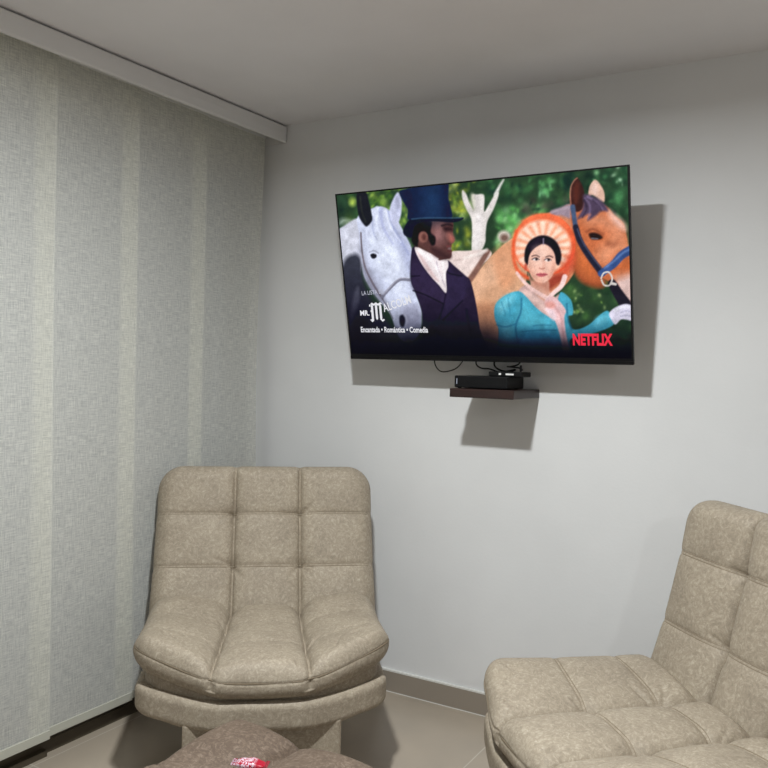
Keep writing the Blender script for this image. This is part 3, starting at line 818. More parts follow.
    ('p',(216,222,240),16,0.75,[(56.4,188.6),(84.5,183.3),(107.9,155.9),(104.4,118.5),(114.8,91.7),(105.1,80.4),(81.8,111.6),(57.9,139.2),(51.3,162.4)]),
    ('p',(150,150,168),8,0.8,[(36.4,170.7),(44.8,143.5),(63.2,104.3),(78.0,73.1),(61.2,85.0),(41.5,112.7),(35.3,140.0)]),
    ('p',(170,176,206),10,0.7,[(94.7,197.5),(114.6,181.6),(125.3,158.8),(120.5,125.5),(111.1,144.6),(100.7,171.2)]),
    ('p',(176,178,202),10,0.8,[(100.0,72.8),(126.7,80.1),(132.3,57.1),(123.2,41.8),(106.2,45.7)]),
    ('p',(128,128,146),6,0.9,[(84.9,43.8),(101.3,39.9),(123.2,41.8),(128.1,38.0),(119.6,25.6),(107.5,21.6),(93.4,26.2)]),
    ('s',(216,222,244),4,0.8,8.6,3.1,[(64.3,221.8),(50.9,200.3),(48.9,181.5)]),
    ('s',(172,178,214),4,0.8,7.0,2.3,[(77.8,224.5),(79.5,198.5),(94.3,171.5)]),
    ('s',(222,228,248),4,0.8,5.4,1.9,[(71.5,226.9),(68.6,199.2),(77.3,176.2)]),
    ('s',(160,168,200),3,0.7,3.1,1.2,[(61.3,214.6),(61.2,192.1),(66.7,180.5)]),
    ('s',(150,158,196),4,0.7,5.4,2.7,[(90.4,220.0),(98.6,193.6),(113.2,166.8),(119.8,155.4)]),
    ('s',(225,230,248),4,0.8,4.7,1.9,[(86.3,222.1),(92.5,197.7),(107.5,174.6)]),
    ('p',(196,200,226),3,1.0,[(92.5,219.8),(98.2,234.0),(108.9,247.0),(114.9,239.2),(114.5,225.5),(111.0,211.2),(102.4,197.0),(94.5,204.9)]),
    ('p',(160,164,190),4,0.6,[(103.7,237.2),(110.2,243.2),(111.5,229.4),(106.2,218.8)]),
    ('p',(32,34,42),2.5,1.0,[(37.6,250.7),(42.4,254.0),(54.3,252.2),(58.4,237.1),(61.1,220.2),(60.8,209.0),(51.0,201.0),(45.1,204.4),(38.2,216.2),(36.3,231.3)]),
    ('s',(66,72,60),3,0.5,2.7,1.9,[(43.3,245.7),(44.4,223.2),(49.5,207.9)]),
    ('p',(30,30,38),2,1.0,[(52.1,157.0),(57.3,159.4),(63.3,156.9),(62.0,152.7),(55.6,151.5)]),
    ('s',(130,132,150),3,0.7,1.9,1.6,[(51.3,161.6),(59.5,163.5),(67.1,159.3)]),
    ('p',(34,36,50),3,1.0,[(95.9,62.0),(103.5,63.1),(104.3,53.5),(100.9,44.9),(95.7,45.7),(93.8,53.5)]),
    ('s',(210,212,232),3,0.7,3.5,2.3,[(103.5,63.1),(108.0,55.4),(104.4,44.9)]),
    ('s',(118,112,122),1.5,1.0,3.1,3.9,[(38.7,191.6),(37.8,163.0),(41.7,135.9),(54.7,108.4),(67.1,89.5)]),
    ('s',(126,126,142),1.5,1.0,4.7,4.7,[(66.3,90.7),(81.0,103.9),(99.9,117.1),(118.0,116.6)]),
    ('s',(190,190,205),1.5,0.7,1.6,1.6,[(69.1,95.7),(83.6,107.7),(100.1,119.4),(116.5,119.6)]),
    ('s',(100,98,108),1.5,0.7,2.3,1.9,[(67.0,88.8),(75.7,73.1),(83.1,57.5)]),
    ('s',(120,120,132),3,0.8,5.4,3.1,[(111.8,20.5),(113.6,6.8),(119.6,1.0)]),
    ('p',(44,36,58),2,1.0,[(125.4,160.7),(135.1,165.0),(154.1,153.8),(169.7,142.1),(184.0,143.4),(193.5,135.7),(210.3,120.6),(218.8,111.3),(225.1,78.5),(228.5,41.8),(231.5,-2.8),(114.7,-4.9),(131.3,26.4),(134.7,64.7),(126.0,97.1),(119.8,118.0)]),
    ('p',(56,46,74),8,0.7,[(123.9,142.6),(137.2,142.1),(157.0,116.0),(176.9,94.0),(171.5,80.4),(126.7,99.1),(120.6,119.1)]),
    ('p',(54,46,76),6,0.6,[(182.1,132.5),(198.1,120.5),(206.7,122.1),(214.1,108.5),(203.9,83.8),(169.6,56.8),(173.3,76.5),(178.1,96.0)]),
    ('s',(18,14,28),2,0.9,1.8,1.8,[(122.3,100.2),(144.0,92.8),(171.4,79.5)]),
    ('s',(18,14,28),2,0.9,1.6,1.2,[(122.0,122.0),(135.5,122.2)]),
    ('s',(18,14,28),3,0.9,2.3,1.4,[(169.4,54.8),(185.7,68.5),(203.8,83.4)]),
    ('s',(20,16,30),2,0.9,1.8,1.6,[(180.7,142.2),(181.6,126.8),(198.2,120.9),(205.5,119.9)]),
    ('s',(16,12,26),3,0.7,1.6,1.6,[(176.8,93.1),(172.4,78.5),(163.0,56.9)]),
    ('s',(22,18,40),4,0.8,2.5,2.0,[(209.2,70.2),(210.2,54.6),(216.1,19.4)]),
    ('p',(84,58,54),2,1.0,[(132.7,171.4),(141.2,172.7),(155.3,167.6),(182.1,145.3),(169.7,142.1),(154.0,152.0),(133.8,160.3)]),
    ('p',(226,216,218),2,1.0,[(131.0,161.5),(135.1,165.0),(152.3,156.8),(168.6,148.8),(169.8,144.0),(182.9,144.5),(184.5,134.3),(179.6,123.5),(178.2,95.9),(166.8,107.3),(151.6,124.4),(138.6,143.4)]),
    ('p',(206,176,176),4,0.7,[(134.5,158.4),(145.2,146.8),(159.9,124.2),(167.3,112.8),(159.3,116.8),(144.3,135.8)]),
    ('s',(176,166,180),2,0.7,1.9,1.6,[(165.6,142.3),(168.5,127.5),(176.9,105.2)]),
    ('s',(250,244,246),4,0.7,3.5,2.7,[(138.0,160.1),(161.2,138.8),(171.7,116.4)]),
    ('s',(250,246,246),4,0.7,3.9,2.3,[(176.8,140.0),(176.6,116.2)]),
    ('p',(92,62,60),2,1.0,[(138.0,200.7),(153.4,201.6),(174.8,201.2),(195.7,198.8),(196.5,187.6),(195.5,182.0),(197.5,172.5),(193.3,167.1),(191.2,161.6),(192.0,155.8),(189.1,146.5),(178.9,145.8),(168.3,147.4),(151.9,159.7),(139.7,169.9),(137.4,181.6)]),
    ('p',(160,118,118),16,0.7,[(163.3,191.5),(178.5,194.3),(184.1,184.6),(180.9,171.6),(167.7,166.6),(162.0,176.4)]),
    ('p',(176,112,104),8,0.8,[(188.3,184.3),(195.3,180.2),(196.6,171.7),(190.4,171.0),(186.7,176.9)]),
    ('p',(170,96,88),5,0.6,[(190.9,176.7),(196.4,174.5),(195.5,169.3),(190.3,170.1)]),
    ('p',(58,38,42),8,0.7,[(158.8,163.2),(171.5,160.6),(181.7,154.4),(189.9,150.2),(187.4,145.8),(174.6,146.0),(162.1,151.5)]),
    ('p',(36,22,28),6,0.8,[(180.4,191.4),(186.8,192.3),(195.0,189.2),(194.3,185.5),(184.1,185.3)]),
    ('s',(24,16,22),3,0.8,2.5,1.8,[(178.5,194.0),(188.1,195.2),(195.3,192.9)]),
    ('s',(120,66,68),3,0.8,2.5,2.0,[(185.6,163.7),(191.3,163.8)]),
    ('p',(180,170,175),4,0.5,[(191.5,160.0),(191.2,159.5),(190.4,159.0),(189.4,158.8),(188.3,158.9),(187.3,159.2),(186.6,159.7),(186.4,160.3),(186.7,160.8),(187.4,161.3),(188.5,161.5),(189.6,161.4),(190.6,161.1),(191.3,160.6)]),
    ('s',(80,40,44),3,0.8,2.0,1.6,[(185.7,157.1),(190.7,156.3)]),
    ('p',(26,20,28),3,1.0,[(131.1,197.4),(138.2,202.6),(162.0,201.4),(159.6,186.1),(166.5,178.1),(165.2,167.6),(159.1,167.0),(154.5,176.8),(149.9,186.6),(141.0,185.2),(137.7,172.0),(134.9,165.4),(126.8,174.5)]),
    ('p',(140,96,88),3,1.0,[(154.4,178.7),(153.4,175.3),(151.0,172.6),(147.7,171.3),(144.2,171.4),(141.2,173.2),(139.2,176.1),(138.8,179.6),(139.9,183.1),(142.3,185.7),(145.6,187.1),(149.1,186.9),(152.0,185.1),(154.0,182.2)]),
    ('p',(84,50,48),4,0.8,[(152.1,178.9),(151.5,176.9),(150.3,175.4),(148.6,174.6),(146.9,174.7),(145.4,175.6),(144.5,177.3),(144.2,179.3),(144.8,181.3),(146.0,182.8),(147.7,183.6),(149.4,183.5),(150.9,182.5),(151.8,180.9)]),
    ('p',(28,40,70),2,1.0,[(112.5,247.4),(120.5,250.5),(140.5,252.6),(168.5,253.8),(192.8,254.5),(192.1,232.5),(195.0,202.6),(162.1,203.0),(125.2,205.4),(124.4,220.8),(116.8,234.7)]),
    ('p',(40,74,112),26,0.5,[(155.4,250.3),(178.8,250.2),(177.3,205.7),(153.8,206.3)]),
    ('p',(22,30,56),12,0.6,[(183.1,251.6),(192.8,252.6),(194.4,203.6),(183.5,203.8)]),
    ('p',(20,30,54),12,0.6,[(115.5,244.3),(129.2,248.8),(132.0,206.9),(125.4,207.3),(122.6,224.7)]),
    ('p',(18,26,46),2,1.0,[(122.8,203.6),(132.0,206.9),(162.3,205.2),(196.0,202.9),(212.7,203.3),(212.9,201.0),(204.0,197.9),(191.5,198.0),(164.1,201.3),(144.6,200.3),(133.1,195.3),(127.3,180.3),(120.7,180.6),(114.4,184.9),(113.9,191.7)]),
    ('s',(66,96,122),2,0.85,1.8,1.2,[(129.7,206.6),(153.8,206.7),(191.9,204.1),(210.6,203.2)]),
    ('p',(28,24,36),8,0.8,[(136.8,34.9),(153.1,42.9),(163.1,30.9),(161.5,10.8),(136.2,2.4),(126.3,18.6)]),
    ('s',(64,52,66),4,0.45,2.0,1.2,[(135.6,47.0),(146.4,43.0),(152.4,34.9)]),
    ('s',(64,52,66),4,0.45,2.0,1.2,[(137.5,37.9),(148.3,33.9),(153.9,25.9)]),
    ('s',(64,52,66),4,0.45,2.0,1.2,[(139.4,28.8),(150.2,24.8),(155.3,16.8)]),
    ('s',(64,52,66),4,0.45,2.0,1.2,[(141.3,19.7),(152.1,15.8),(156.8,7.7)]),
    ('p',(222,92,58),2,1.0,[(375.7,148.5),(367.5,131.6),(352.2,119.6),(332.8,115.1),(312.9,119.2),(296.7,131.2),(287.6,148.7),(287.7,168.0),(296.7,185.2),(312.7,196.7),(332.2,200.4),(351.5,195.8),(366.8,183.9),(375.4,167.1)]),
    ('p',(236,128,88),8,0.6,[(371.5,151.8),(363.8,136.2),(349.2,125.3),(330.6,121.3),(311.5,125.2),(295.9,136.4),(287.1,152.7),(287.0,170.6),(295.5,186.5),(310.7,197.0),(329.5,200.3),(348.0,195.9),(362.8,184.8),(371.2,169.1)]),
    ('p',(244,196,172),5,1.0,[(369.1,148.5),(362.5,133.9),(349.4,123.4),(332.4,119.1),(314.7,122.2),(300.0,132.0),(291.3,146.7),(290.6,163.1),(297.8,178.0),(311.5,188.2),(328.6,191.9),(345.9,188.4),(360.0,178.6),(368.2,164.4)]),
    ('s',(252,224,206),4,0.65,1.8,4.1,[(310.3,143.9),(296.7,138.0)]),
    ('s',(232,136,100),4,0.65,1.8,4.1,[(308.8,147.4),(294.1,143.6)]),
    ('s',(252,224,206),4,0.65,1.8,4.1,[(307.9,151.0),(292.7,149.5)]),
    ('s',(232,136,100),4,0.65,1.8,4.1,[(307.8,154.7),(292.4,155.5)]),
    ('s',(252,224,206),4,0.65,1.8,4.1,[(308.3,158.4),(293.4,161.4)]),
    ('s',(232,136,100),4,0.65,1.8,4.1,[(309.5,161.9),(295.4,167.1)]),
    ('s',(252,224,206),4,0.65,1.8,4.1,[(311.4,165.1),(298.6,172.3)]),
    ('s',(232,136,100),4,0.65,1.8,4.1,[(313.8,168.0),(302.6,176.9)]),
    ('s',(252,224,206),4,0.65,1.8,4.1,[(316.7,170.4),(307.5,180.8)]),
    ('s',(232,136,100),4,0.65,1.8,4.1,[(320.1,172.3),(313.1,183.8)]),
    ('s',(252,224,206),4,0.65,1.8,4.1,[(323.7,173.7),(319.2,185.9)]),
    ('s',(232,136,100),4,0.65,1.8,4.1,[(327.5,174.4),(325.6,187.0)]),
    ('s',(252,224,206),4,0.65,1.8,4.1,[(331.4,174.5),(332.0,187.1)]),
    ('s',(232,136,100),4,0.65,1.8,4.1,[(335.3,173.9),(338.4,186.2)]),
    ('s',(252,224,206),4,0.65,1.8,4.1,[(339.0,172.8),(344.5,184.3)]),
    ('s',(232,136,100),4,0.65,1.8,4.1,[(342.4,171.0),(350.2,181.5)]),
    ('s',(252,224,206),4,0.65,1.8,4.1,[(345.4,168.8),(355.3,177.9)]),
    ('s',(232,136,100),4,0.65,1.8,4.1,[(348.0,166.1),(359.5,173.5)]),
    ('s',(252,224,206),4,0.65,1.8,4.1,[(350.1,163.0),(363.0,168.6)]),
    ('s',(232,136,100),4,0.65,1.8,4.1,[(351.6,159.6),(365.4,163.2)]),
    ('s',(252,224,206),4,0.65,1.8,4.1,[(352.4,156.1),(366.8,157.5)]),
    ('s',(232,136,100),4,0.65,1.8,4.1,[(352.6,152.5),(367.1,151.7)]),
    ('s',(252,224,206),4,0.65,1.8,4.1,[(352.1,148.9),(366.3,146.0)]),
    ('s',(232,136,100),4,0.65,1.8,4.1,[(350.9,145.4),(364.5,140.4)]),
    ('s',(252,224,206),4,0.65,1.8,4.1,[(349.2,142.2),(361.6,135.3)]),
    ('s',(232,136,100),4,0.65,1.8,4.1,[(346.8,139.3),(357.7,130.6)]),
    ('p',(206,84,60),10,0.85,[(366.1,143.4),(375.2,146.4),(372.7,129.0),(361.2,113.4),(350.1,112.0),(340.8,112.3),(354.2,122.6)]),
    ('s',(228,96,60),4,0.9,4.1,5.3,[(293.0,179.3),(288.2,163.3),(286.8,145.2),(291.9,124.9),(306.7,113.4)]),
    ('s',(242,120,80),4,0.8,2.5,2.5,[(303.3,192.0),(318.8,198.1),(335.5,198.6),(353.6,193.0),(365.8,180.1)]),
    ('p',(150,62,48),6,0.9,[(337.1,112.4),(357.7,117.1),(355.4,108.2),(340.1,97.9),(334.4,96.2)]),
    ('p',(206,158,140),3,1.0,[(307.1,120.7),(312.3,109.5),(335.0,108.9),(337.1,94.3),(345.1,83.2),(333.5,76.1),(322.1,76.3),(298.0,95.2),(306.2,102.4),(310.2,105.9)]),
    ('p',(176,118,100),8,0.8,[(310.6,113.2),(327.3,105.5),(335.0,108.0),(334.3,94.4),(327.0,100.0),(315.8,104.0)]),
    ('p',(28,22,34),2.5,1.0,[(302.8,140.8),(304.7,153.4),(311.3,163.9),(321.1,169.6),(331.4,171.3),(341.5,168.4),(350.4,160.9),(355.4,149.2),(355.8,138.5),(351.8,129.8),(347.3,133.6),(344.3,147.9),(331.8,159.2),(316.3,151.0),(310.0,138.7),(306.7,131.6),(303.7,135.4)]),
    ('p',(58,48,66),8,0.5,[(310.9,156.7),(320.8,165.1),(329.3,166.4),(326.3,161.3),(314.5,152.9)]),
    ('p',(228,182,164),2,1.0,[(309.1,140.6),(313.4,149.4),(322.3,156.1),(331.4,158.3),(340.0,154.9),(345.7,147.0),(347.5,137.1),(346.0,124.7),(340.9,114.1),(333.1,107.5),(325.5,106.6),(317.1,109.4),(310.8,117.8),(308.9,129.7)]),
    ('p',(240,204,190),16,0.7,[(320.2,152.6),(335.2,152.8),(336.6,142.9),(328.5,130.7),(319.4,136.5)]),
    ('p',(206,146,124),10,0.7,[(309.4,127.9),(316.5,116.7),(325.6,108.2),(316.2,110.9),(310.5,118.7)]),
    ('p',(196,136,116),8,0.7,[(345.5,133.6),(345.7,122.9),(339.9,113.2),(337.1,114.2),(342.3,124.8)]),
    ('s',(150,140,160),2,0.85,1.8,1.2,[(331.8,166.3),(331.2,158.3)]),
    ('s',(74,50,50),2,0.85,1.6,1.2,[(314.4,143.6),(319.8,144.6),(325.0,142.0)]),
    ('s',(74,50,50),2,0.85,1.2,1.6,[(333.7,141.3),(338.8,142.8),(343.6,140.8)]),
    ('p',(236,228,228),2,1.0,[(323.8,138.6),(323.3,137.9),(322.0,137.4),(320.1,137.2),(318.1,137.4),(316.4,137.9),(315.2,138.6),(314.8,139.5),(315.3,140.2),(316.7,140.7),(318.5,140.9),(320.5,140.7),(322.3,140.2),(323.5,139.4)]),
    ('p',(36,24,28),2,1.0,[(322.4,139.1),(322.1,138.3),(321.6,137.7),(320.8,137.4),(320.0,137.4),(319.2,137.8),(318.7,138.5),(318.6,139.2),(318.8,140.0),(319.4,140.6),(320.1,140.9),(321.0,140.9),(321.7,140.5),(322.2,139.9)]),
    ('s',(52,34,38),2,0.9,1.2,1.0,[(314.2,139.3),(319.4,141.2),(324.2,138.6)]),
    ('p',(236,228,228),2,1.0,[(341.2,137.0),(340.7,136.2),(339.4,135.7),(337.5,135.6),(335.6,135.7),(333.8,136.3),(332.6,137.0),(332.3,137.8),(332.8,138.5),(334.1,139.0),(335.9,139.2),(337.9,139.0),(339.6,138.5),(340.8,137.8)]),
    ('p',(36,24,28),2,1.0,[(339.7,137.4),(339.5,136.7),(338.9,136.1),(338.2,135.8),(337.4,135.8),(336.6,136.2),(336.1,136.8),(336.0,137.6),(336.2,138.4),(336.8,139.0),(337.5,139.3),(338.3,139.2),(339.1,138.9),(339.6,138.2)]),
    ('s',(52,34,38),2,0.9,1.2,1.0,[(331.7,137.6),(336.8,139.5),(341.5,137.0)]),
    ('s',(196,140,122),5,0.7,2.0,2.0,[(329.9,139.7),(330.8,130.6),(328.7,126.2)]),
    ('s',(168,100,88),2,0.8,1.2,1.2,[(324.2,126.6),(327.9,125.3),(331.7,126.3)]),
    ('p',(186,98,104),2,1.0,[(318.9,118.4),(325.2,120.0),(328.0,119.4),(330.8,119.8),(335.4,117.5),(327.8,114.5),(322.1,115.4)]),
    ('s',(128,60,68),1.5,0.8,0.8,0.8,[(319.6,118.0),(327.9,117.6),(335.0,117.3)]),
    ('p',(200,90,70),3,0.9,[(306.4,128.9),(306.1,126.8),(305.3,125.2),(304.4,124.3),(303.3,124.4),(302.5,125.3),(301.9,127.0),(301.8,129.1),(302.1,131.1),(302.9,132.7),(303.8,133.6),(304.9,133.5),(305.7,132.6),(306.3,130.9)]),
    ('p',(196,164,160),3,1.0,[(291.7,95.9),(306.2,103.6),(319.3,87.3),(335.4,79.0),(352.1,89.2),(353.3,54.9),(331.0,44.3),(299.5,82.3)]),
    ('p',(216,186,178),6,0.8,[(294.5,94.5),(311.2,92.8),(329.7,73.8),(332.0,65.8),(316.0,76.7)]),
    ('p',(74,160,184),2,1.0,[(253.3,70.8),(259.2,81.7),(274.3,91.4),(291.7,95.4),(302.6,87.6),(315.8,72.6),(329.1,61.8),(343.8,55.0),(345.9,70.9),(352.8,92.4),(365.3,83.7),(369.1,73.2),(368.6,61.4),(362.1,58.8),(363.8,46.9),(371.5,40.3),(390.2,46.9),(411.5,64.4),(419.6,63.5),(425.0,48.1),(400.3,36.4),(371.1,29.4),(362.8,23.0),(361.5,-9.3),(250.4,-11.8),(255.2,16.5),(258.0,38.9),(253.2,55.6)]),
    ('p',(126,200,216),10,0.7,[(257.3,74.8),(271.3,88.3),(285.7,89.3),(279.2,77.2),(264.0,63.8)]),
    ('p',(110,192,212),10,0.6,[(262.8,44.4),(277.3,44.4),(273.1,22.3),(261.1,16.6)]),
    ('p',(96,186,206),14,0.6,[(296.6,82.4),(312.6,66.0),(336.8,49.7),(330.8,38.9),(303.1,44.4),(289.8,60.8)]),
    ('p',(112,192,212),8,0.7,[(400.9,55.9),(414.0,61.0),(418.9,54.5),(400.6,44.2)]),
    ('p',(44,112,150),14,0.7,[(288.4,36.2),(344.4,36.3),(354.2,12.2),(353.3,-9.5),(285.8,-11.0)]),
    ('s',(40,100,132),3,0.8,2.1,2.7,[(295.4,85.1),(293.5,66.2),(284.5,44.4),(287.3,16.8),(283.3,-2.7)]),
    ('s',(46,116,150),2,0.7,1.8,1.8,[(255.6,47.2),(268.6,44.4),(284.8,48.5)]),
    ('s',(38,96,126),2,0.7,1.5,1.5,[(294.2,37.5),(316.9,39.5),(344.5,39.5)]),
    ('s',(46,110,140),3,0.7,2.1,1.2,[(311.6,45.7),(322.8,47.0),(336.6,46.5)]),
    ('s',(50,120,150),3,0.6,1.5,0.9,[(265.0,80.2),(269.8,63.7)]),
    ('s',(50,120,150),3,0.6,1.5,0.9,[(275.4,85.5),(276.9,60.9)]),
    ('s',(40,100,132),3,0.8,1.8,2.4,[(360.9,76.0),(361.5,57.5),(366.2,41.6)]),
    ('s',(232,196,190),2,1.0,4.1,6.1,[(290.7,121.2),(300.7,108.1),(313.5,96.7),(333.9,84.3)]),
    ('s',(236,204,200),2,1.0,7.0,5.3,[(359.7,113.5),(354.2,101.1),(343.6,92.3),(333.8,83.4)]),
    ('p',(222,184,186),2,1.0,[(330.0,81.8),(341.2,86.8),(351.7,78.7),(359.2,66.8),(356.7,57.6),(357.9,36.3),(361.8,12.3),(360.9,-9.3),(354.9,-9.5),(351.7,17.5),(345.4,47.0),(334.8,67.1)]),
    ('s',(196,140,140),3,0.6,2.1,1.8,[(340.7,76.3),(350.9,60.3),(353.9,36.3),(357.1,4.1)]),
    ('p',(214,148,138),5,0.8,[(329.9,77.8),(339.5,80.3),(344.7,73.6),(334.9,68.4)]),
    ('p',(236,214,222),4,0.8,[(329.5,69.8),(340.4,68.3),(345.3,57.6),(339.7,53.7)]),
    ('p',(206,202,220),2,1.0,[(418.6,61.7),(424.3,68.6),(434.5,73.5),(443.3,74.7),(451.8,69.5),(451.4,53.0),(441.5,53.9),(434.0,53.9),(426.8,47.3),(421.4,54.0)]),
    ('s',(160,158,182),2,0.8,1.5,1.2,[(434.3,63.4),(441.8,65.8),(447.2,64.0)]),
    ('s',(160,158,182),2,0.8,1.5,1.2,[(434.1,58.3),(441.6,59.5),(447.1,58.2)]),
    ('s',(236,236,246),3,0.7,2.7,1.8,[(426.8,66.0),(437.0,71.0),(445.6,70.8)]),
    ('f',(8,8,22),84,8,-10,240,60),
    ('f',(5,8,22),56,6,150,460,80),
    ('f',(14,12,30),150,20,-10,30,50),
    ('f',(4,4,14),30,2,-10,460,1),
]
PIC = paint(SCREEN_OPS)
sw, sh = TW - 2 * bz, TH - bz - bzb
gx, gy = np.meshgrid(np.arange(PW) / (PW - 1), np.arange(PH) / (PH - 1))
pu = bz + gx.ravel() * sw; pv = bzb + gy.ravel() * sh; dd = -0.0012
V = np.stack([pu, -pv * st - dd * ct, pv * ct - dd * st], 1)
ii = np.arange(PW * PH).reshape(PH, PW)
Fq = np.stack([ii[:-1, :-1], ii[:-1, 1:], ii[1:, 1:], ii[1:, :-1]], -1).reshape(-1, 4)
me = bpy.data.meshes.new('screen'); me.from_pydata(V.tolist(), [], Fq.tolist()); me.update()
lc = np.where(PIC <= 0.04045, PIC / 12.92, ((PIC + 0.055) / 1.055) ** 2.4).reshape(-1, 3)
ca = me.color_attributes.new('picture', 'FLOAT_COLOR', 'POINT')
ca.data.foreach_set('color', np.concatenate([lc, np.ones((len(lc), 1))], 1).astype(np.float32).ravel())
m = mat('lit_television_picture', (1, 1, 2), 0.45, spec=0.08)
an = m.node_tree.nodes.new('ShaderNodeAttribute'); an.attribute_name = 'picture'
m.node_tree.links.new(an.outputs['Color'], m.node_tree.nodes['Principled BSDF'].inputs['Emission Color'])
m.node_tree.nodes['Principled BSDF'].inputs['Emission Strength'].default_value = 1.0
SCREEN = obj('screen', me, m, TV)

def glow(name, c, s=1.0): return mat(name, (5, 5, 5), 0.5, emit=c, es=s)
def lettering(name, text, u0, v0, width, height, m, ang=0.0, bold=0.0, shear=0.0):
    cu = bpy.data.curves.new(name, 'FONT'); cu.body = text; cu.size = 1.0; cu.offset = bold; cu.resolution_u = 3
    tmp = bpy.data.objects.new(name, cu); COL.objects.link(tmp)
    dg = bpy.context.evaluated_depsgraph_get()
    me = bpy.data.meshes.new_from_object(tmp.evaluated_get(dg)); bpy.data.objects.remove(tmp)
    co = np.array([v.co[:] for v in me.vertices]); mn, mx_ = co.min(0), co.max(0)
    for v in me.vertices:
        x = (v.co.x - mn[0]) / (mx_[0] - mn[0]) * width; y = (v.co.y - mn[1]) / (mx_[1] - mn[1]) * height
        x += shear * y
        v.co = tvp(u0 + x * math.cos(ang) - y * math.sin(ang), v0 + x * math.sin(ang) + y * math.cos(ang), 0.0006)
    me.name = name
    return obj(name, me, m, SCREEN)
g_white = glow('white_title_glow', (226, 226, 232)); g_soft = glow('soft_title_glow', (178, 180, 196)); g_red = glow('red_logo_glow', (236, 28, 62))
lettering('title_lettering', 'LA LISTA DE', 0.080, 0.250, 0.100, 0.016, g_soft, 0.06, 0.01)
lettering('title_lettering', 'MR.', 0.064, 0.1705, 0.042, 0.021, g_white, 0.0, 0.03)
lettering('title_lettering', 'ALCOLM', 0.174, 0.183, 0.128, 0.032, g_white, 0.27, 0.01)
# ornate capital M of the title
bm = bmesh.new()
def glyph(pts):
    bm.faces.new([bm.verts.new(tvp(0.106 + x * 0.0668, 0.143 + y * 0.082, 0.0007)) for x, y in pts])
for cx_ in (0.22, 0.50, 0.78):
    glyph([(cx_ - 0.075, 0.20), (cx_, 0.12), (cx_ + 0.075, 0.20), (cx_ + 0.075, 0.80), (cx_, 0.88), (cx_ - 0.075, 0.80)])
glyph([(0.10, 0.86), (0.22, 0.96), (0.36, 0.90), (0.50, 0.97), (0.64, 0.90), (0.80, 0.97), (0.92, 0.88), (0.78, 0.85), (0.64, 0.80), (0.50, 0.86), (0.36, 0.80), (0.22, 0.86)])
glyph([(0.02, 0.14), (0.16, 0.02), (0.28, 0.08), (0.30, 0.16), (0.20, 0.22), (0.12, 0.16)])
glyph([(0.70, 0.16), (0.86, 0.04), (1.02, 0.12), (0.96, 0.18), (0.86, 0.14), (0.80, 0.22)])
glyph([(0.10, 0.52), (0.15, 0.48), (0.15, 0.60), (0.10, 0.58)]); glyph([(0.02, 0.78), (0.12, 0.76), (0.14, 0.84), (0.05, 0.88)])
bmesh.ops.recalc_face_normals(bm, faces=bm.faces)
obj('title_initial', bm, g_white, SCREEN)
lettering('subtitle_lettering', 'Encantada \u2022 Rom\u00e1ntica \u2022 Comedia', 0.060, 0.1045, 0.298, 0.0225, g_white, -0.003, 0.025)
lettering('logo_lettering', 'NETFLIX', 0.9135, 0.061, 0.136, 0.041, g_red, 0.0, 0.045)


# ---------------------------------------------------------------- shelf, box and cables under the television
bm = bmesh.new(); add_box(bm, 0, 0.2466, -0.255, 0.0, 0, 0.0315, bev=0.0012, seg=1)
shelf = obj('wall_shelf', bm, M_WOOD); shelf.location = (-1.3177, -0.0005, 1.2415)
tag(shelf, 'small dark wood floating shelf under the television', 'shelf')

BX = thing('cable_box', 'black decoder box lying on the small dark shelf under the television', 'decoder', (-1.207, -0.145, 1.2732))
bm = bmesh.new(); add_box(bm, -0.105, 0.100, -0.085, 0.075, 0.003, 0.046, bev=0.003); obj('casing', bm, M_BLACK, BX)
bm = bmesh.new(); add_box(bm, -0.096, -0.0935, -0.0862, -0.0853, 0.016, 0.036); obj('status_light', bm, mat('pale_status_light', (150, 155, 165), 0.4, emit=(150, 160, 180), es=0.35), BX)
for px in (-0.09, 0.077):
    for py in (-0.07, 0.06):
        bm = bmesh.new(); add_cyl(bm, (px, py, 0.0015), 0.007, 0.003, seg=12); obj('rubber_foot', bm, M_BLACK, BX)

RT = thing('power_adapter', 'small black box with ports standing on the decoder box, beneath the television', 'adapter', (-1.107, -0.150, 1.3194))
bm = bmesh.new(); add_box(bm, -0.085, 0.042, -0.05, 0.04, 0.0, 0.018, bev=0.003); obj('casing', bm, M_BLACKM, RT)
bm = bmesh.new(); add_box(bm, -0.018, 0.012, -0.0518, -0.049, 0.006, 0.012); add_box(bm, -0.045, -0.036, -0.0518, -0.049, 0.006, 0.013); obj('port', bm, M_WHITEP, RT)
bm = bmesh.new(); add_cyl(bm, (0.018, 0.0, 0.029), 0.004, 0.026, seg=10); obj('plug', bm, M_BLACKM, RT)

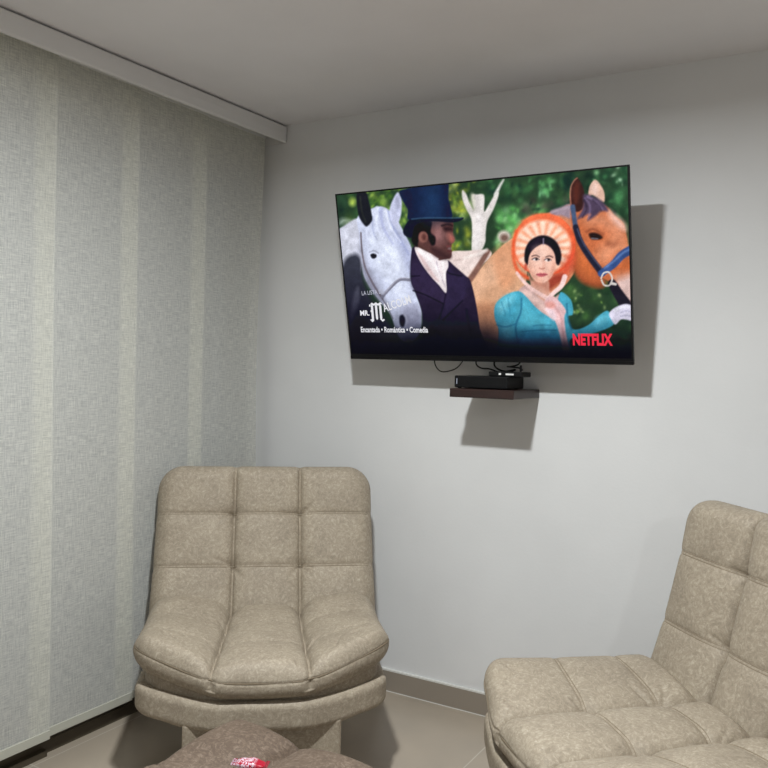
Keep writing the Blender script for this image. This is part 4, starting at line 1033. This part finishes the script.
cables = [
    ('thin black cable hanging in a loop left of the decoder box', [(-1.4887, -0.0498, 1.4013), (-1.4856, -0.0498, 1.3578), (-1.4608, -0.0498, 1.3309), (-1.4214, -0.0498, 1.3329), (-1.3831, -0.0498, 1.3516), (-1.3468, -0.0498, 1.4013)], 0.0024),
    ('black cable curling down behind the television to the decoder box', [(-1.27, -0.128, 1.41), (-1.28, -0.115, 1.365), (-1.262, -0.110, 1.348), (-1.235, -0.09, 1.345), (-1.20, -0.066, 1.330), (-1.18, -0.055, 1.325), (-1.18, -0.0645, 1.3215)], 0.0030),
    ('black cable bunched above the middle of the decoder box', [(-1.19, -0.128, 1.41), (-1.205, -0.118, 1.36), (-1.18, -0.090, 1.338), (-1.14, -0.075, 1.345), (-1.16, -0.074, 1.335), (-1.15, -0.075, 1.328), (-1.15, -0.080, 1.3225)], 0.0034),
    ('black cable dropping from the television at the right end of the decoder box', [(-1.09, -0.128, 1.41), (-1.105, -0.125, 1.368), (-1.14, -0.115, 1.356), (-1.16, -0.10, 1.355), (-1.12, -0.095, 1.352), (-1.10, -0.105, 1.344)], 0.0030),
]
for lab, pts, r in cables:
    bm = bmesh.new(); add_tube(bm, smooth_path(pts, 8), r, 8)
    c = obj('cable', bm, M_CABLE, None, True); tag(c, lab, 'cable', 'cables under the television')

# ---------------------------------------------------------------- sweets on the ottoman
m_red = mat('red_foil_wrapper', (176, 22, 48), 0.25, spec=0.6)
nt = m_red.node_tree; b = nt.nodes['Principled BSDF']
tc = nt.nodes.new('ShaderNodeTexCoord'); wv = nt.nodes.new('ShaderNodeTexNoise'); setin(wv, Scale=190.0, Detail=1.0, Distortion=1.2)
nt.links.new(tc.outputs['Object'], wv.inputs['Vector'])
sepx = nt.nodes.new('ShaderNodeSeparateXYZ'); nt.links.new(tc.outputs['Object'], sepx.inputs[0])
rr = ramp(m_red, wv.outputs['Fac'], [(0.46, (0, 0, 0)), (0.52, (1, 1, 1))])
mp2 = nt.nodes.new('ShaderNodeMapRange'); mp2.inputs['From Min'].default_value = 0.018; mp2.inputs['From Max'].default_value = 0.010
nt.links.new(sepx.outputs['X'], mp2.inputs['Value'])
mm = nt.nodes.new('ShaderNodeMath'); mm.operation = 'MULTIPLY'
nt.links.new(rr.outputs[0], mm.inputs[0]); nt.links.new(mp2.outputs[0], mm.inputs[1])
mc = nt.nodes.new('ShaderNodeMixRGB'); mc.inputs[1].default_value = (*lin((168, 18, 44)), 1); mc.inputs[2].default_value = (*lin((214, 190, 204)), 1)
nt.links.new(mm.outputs[0], mc.inputs[0]); nt.links.new(mc.outputs[0], b.inputs['Base Color'])
WR = thing('wrapped_sweet', 'red and white foil sweet packet lying on the brown ottoman', 'sweet packet', (-1.203, -1.474, 0.423), 0.42)
q, n, F = round_box(0.036, 0.018, 0.009, 0.008, res=0.003)
e = np.clip(1 - (np.abs(q[:, 0]) / 0.038) ** 2.5, 0.06, 1)
q[:, 2] = q[:, 2] * e + 0.001 * np.sin(200 * q[:, 0]); q[:, 1] *= 0.8 + 0.2 * np.cos(q[:, 0] * 60)
np_mesh('packet', q + np.array([0, 0, 0.009]), F, m_red, WR)
for s in (-1, 1):
    bm = bmesh.new()
    vs = [bm.verts.new((s * (0.034 + 0.009 * j), -0.016 + 0.032 * i / 10, 0.010 + 0.0012 * (-1) ** i)) for i in range(11) for j in (0, 1)]
    for i in range(10): bm.faces.new((vs[2 * i], vs[2 * i + 1], vs[2 * i + 3], vs[2 * i + 2]))
    bmesh.ops.solidify(bm, geom=bm.faces[:], thickness=0.0006)
    obj('crimped_end', bm, m_red, WR)
bm = bmesh.new(); bmesh.ops.create_uvsphere(bm, u_segments=20, v_segments=12, radius=0.012)
for v in bm.verts: v.co.z = v.co.z * 0.55
mint = obj('mint', bm, M_WHITEP, None, True); mint.location = (-1.162, -1.447, 0.412)
tag(mint, 'tiny round white sweet lying right of the red packet', 'sweet')
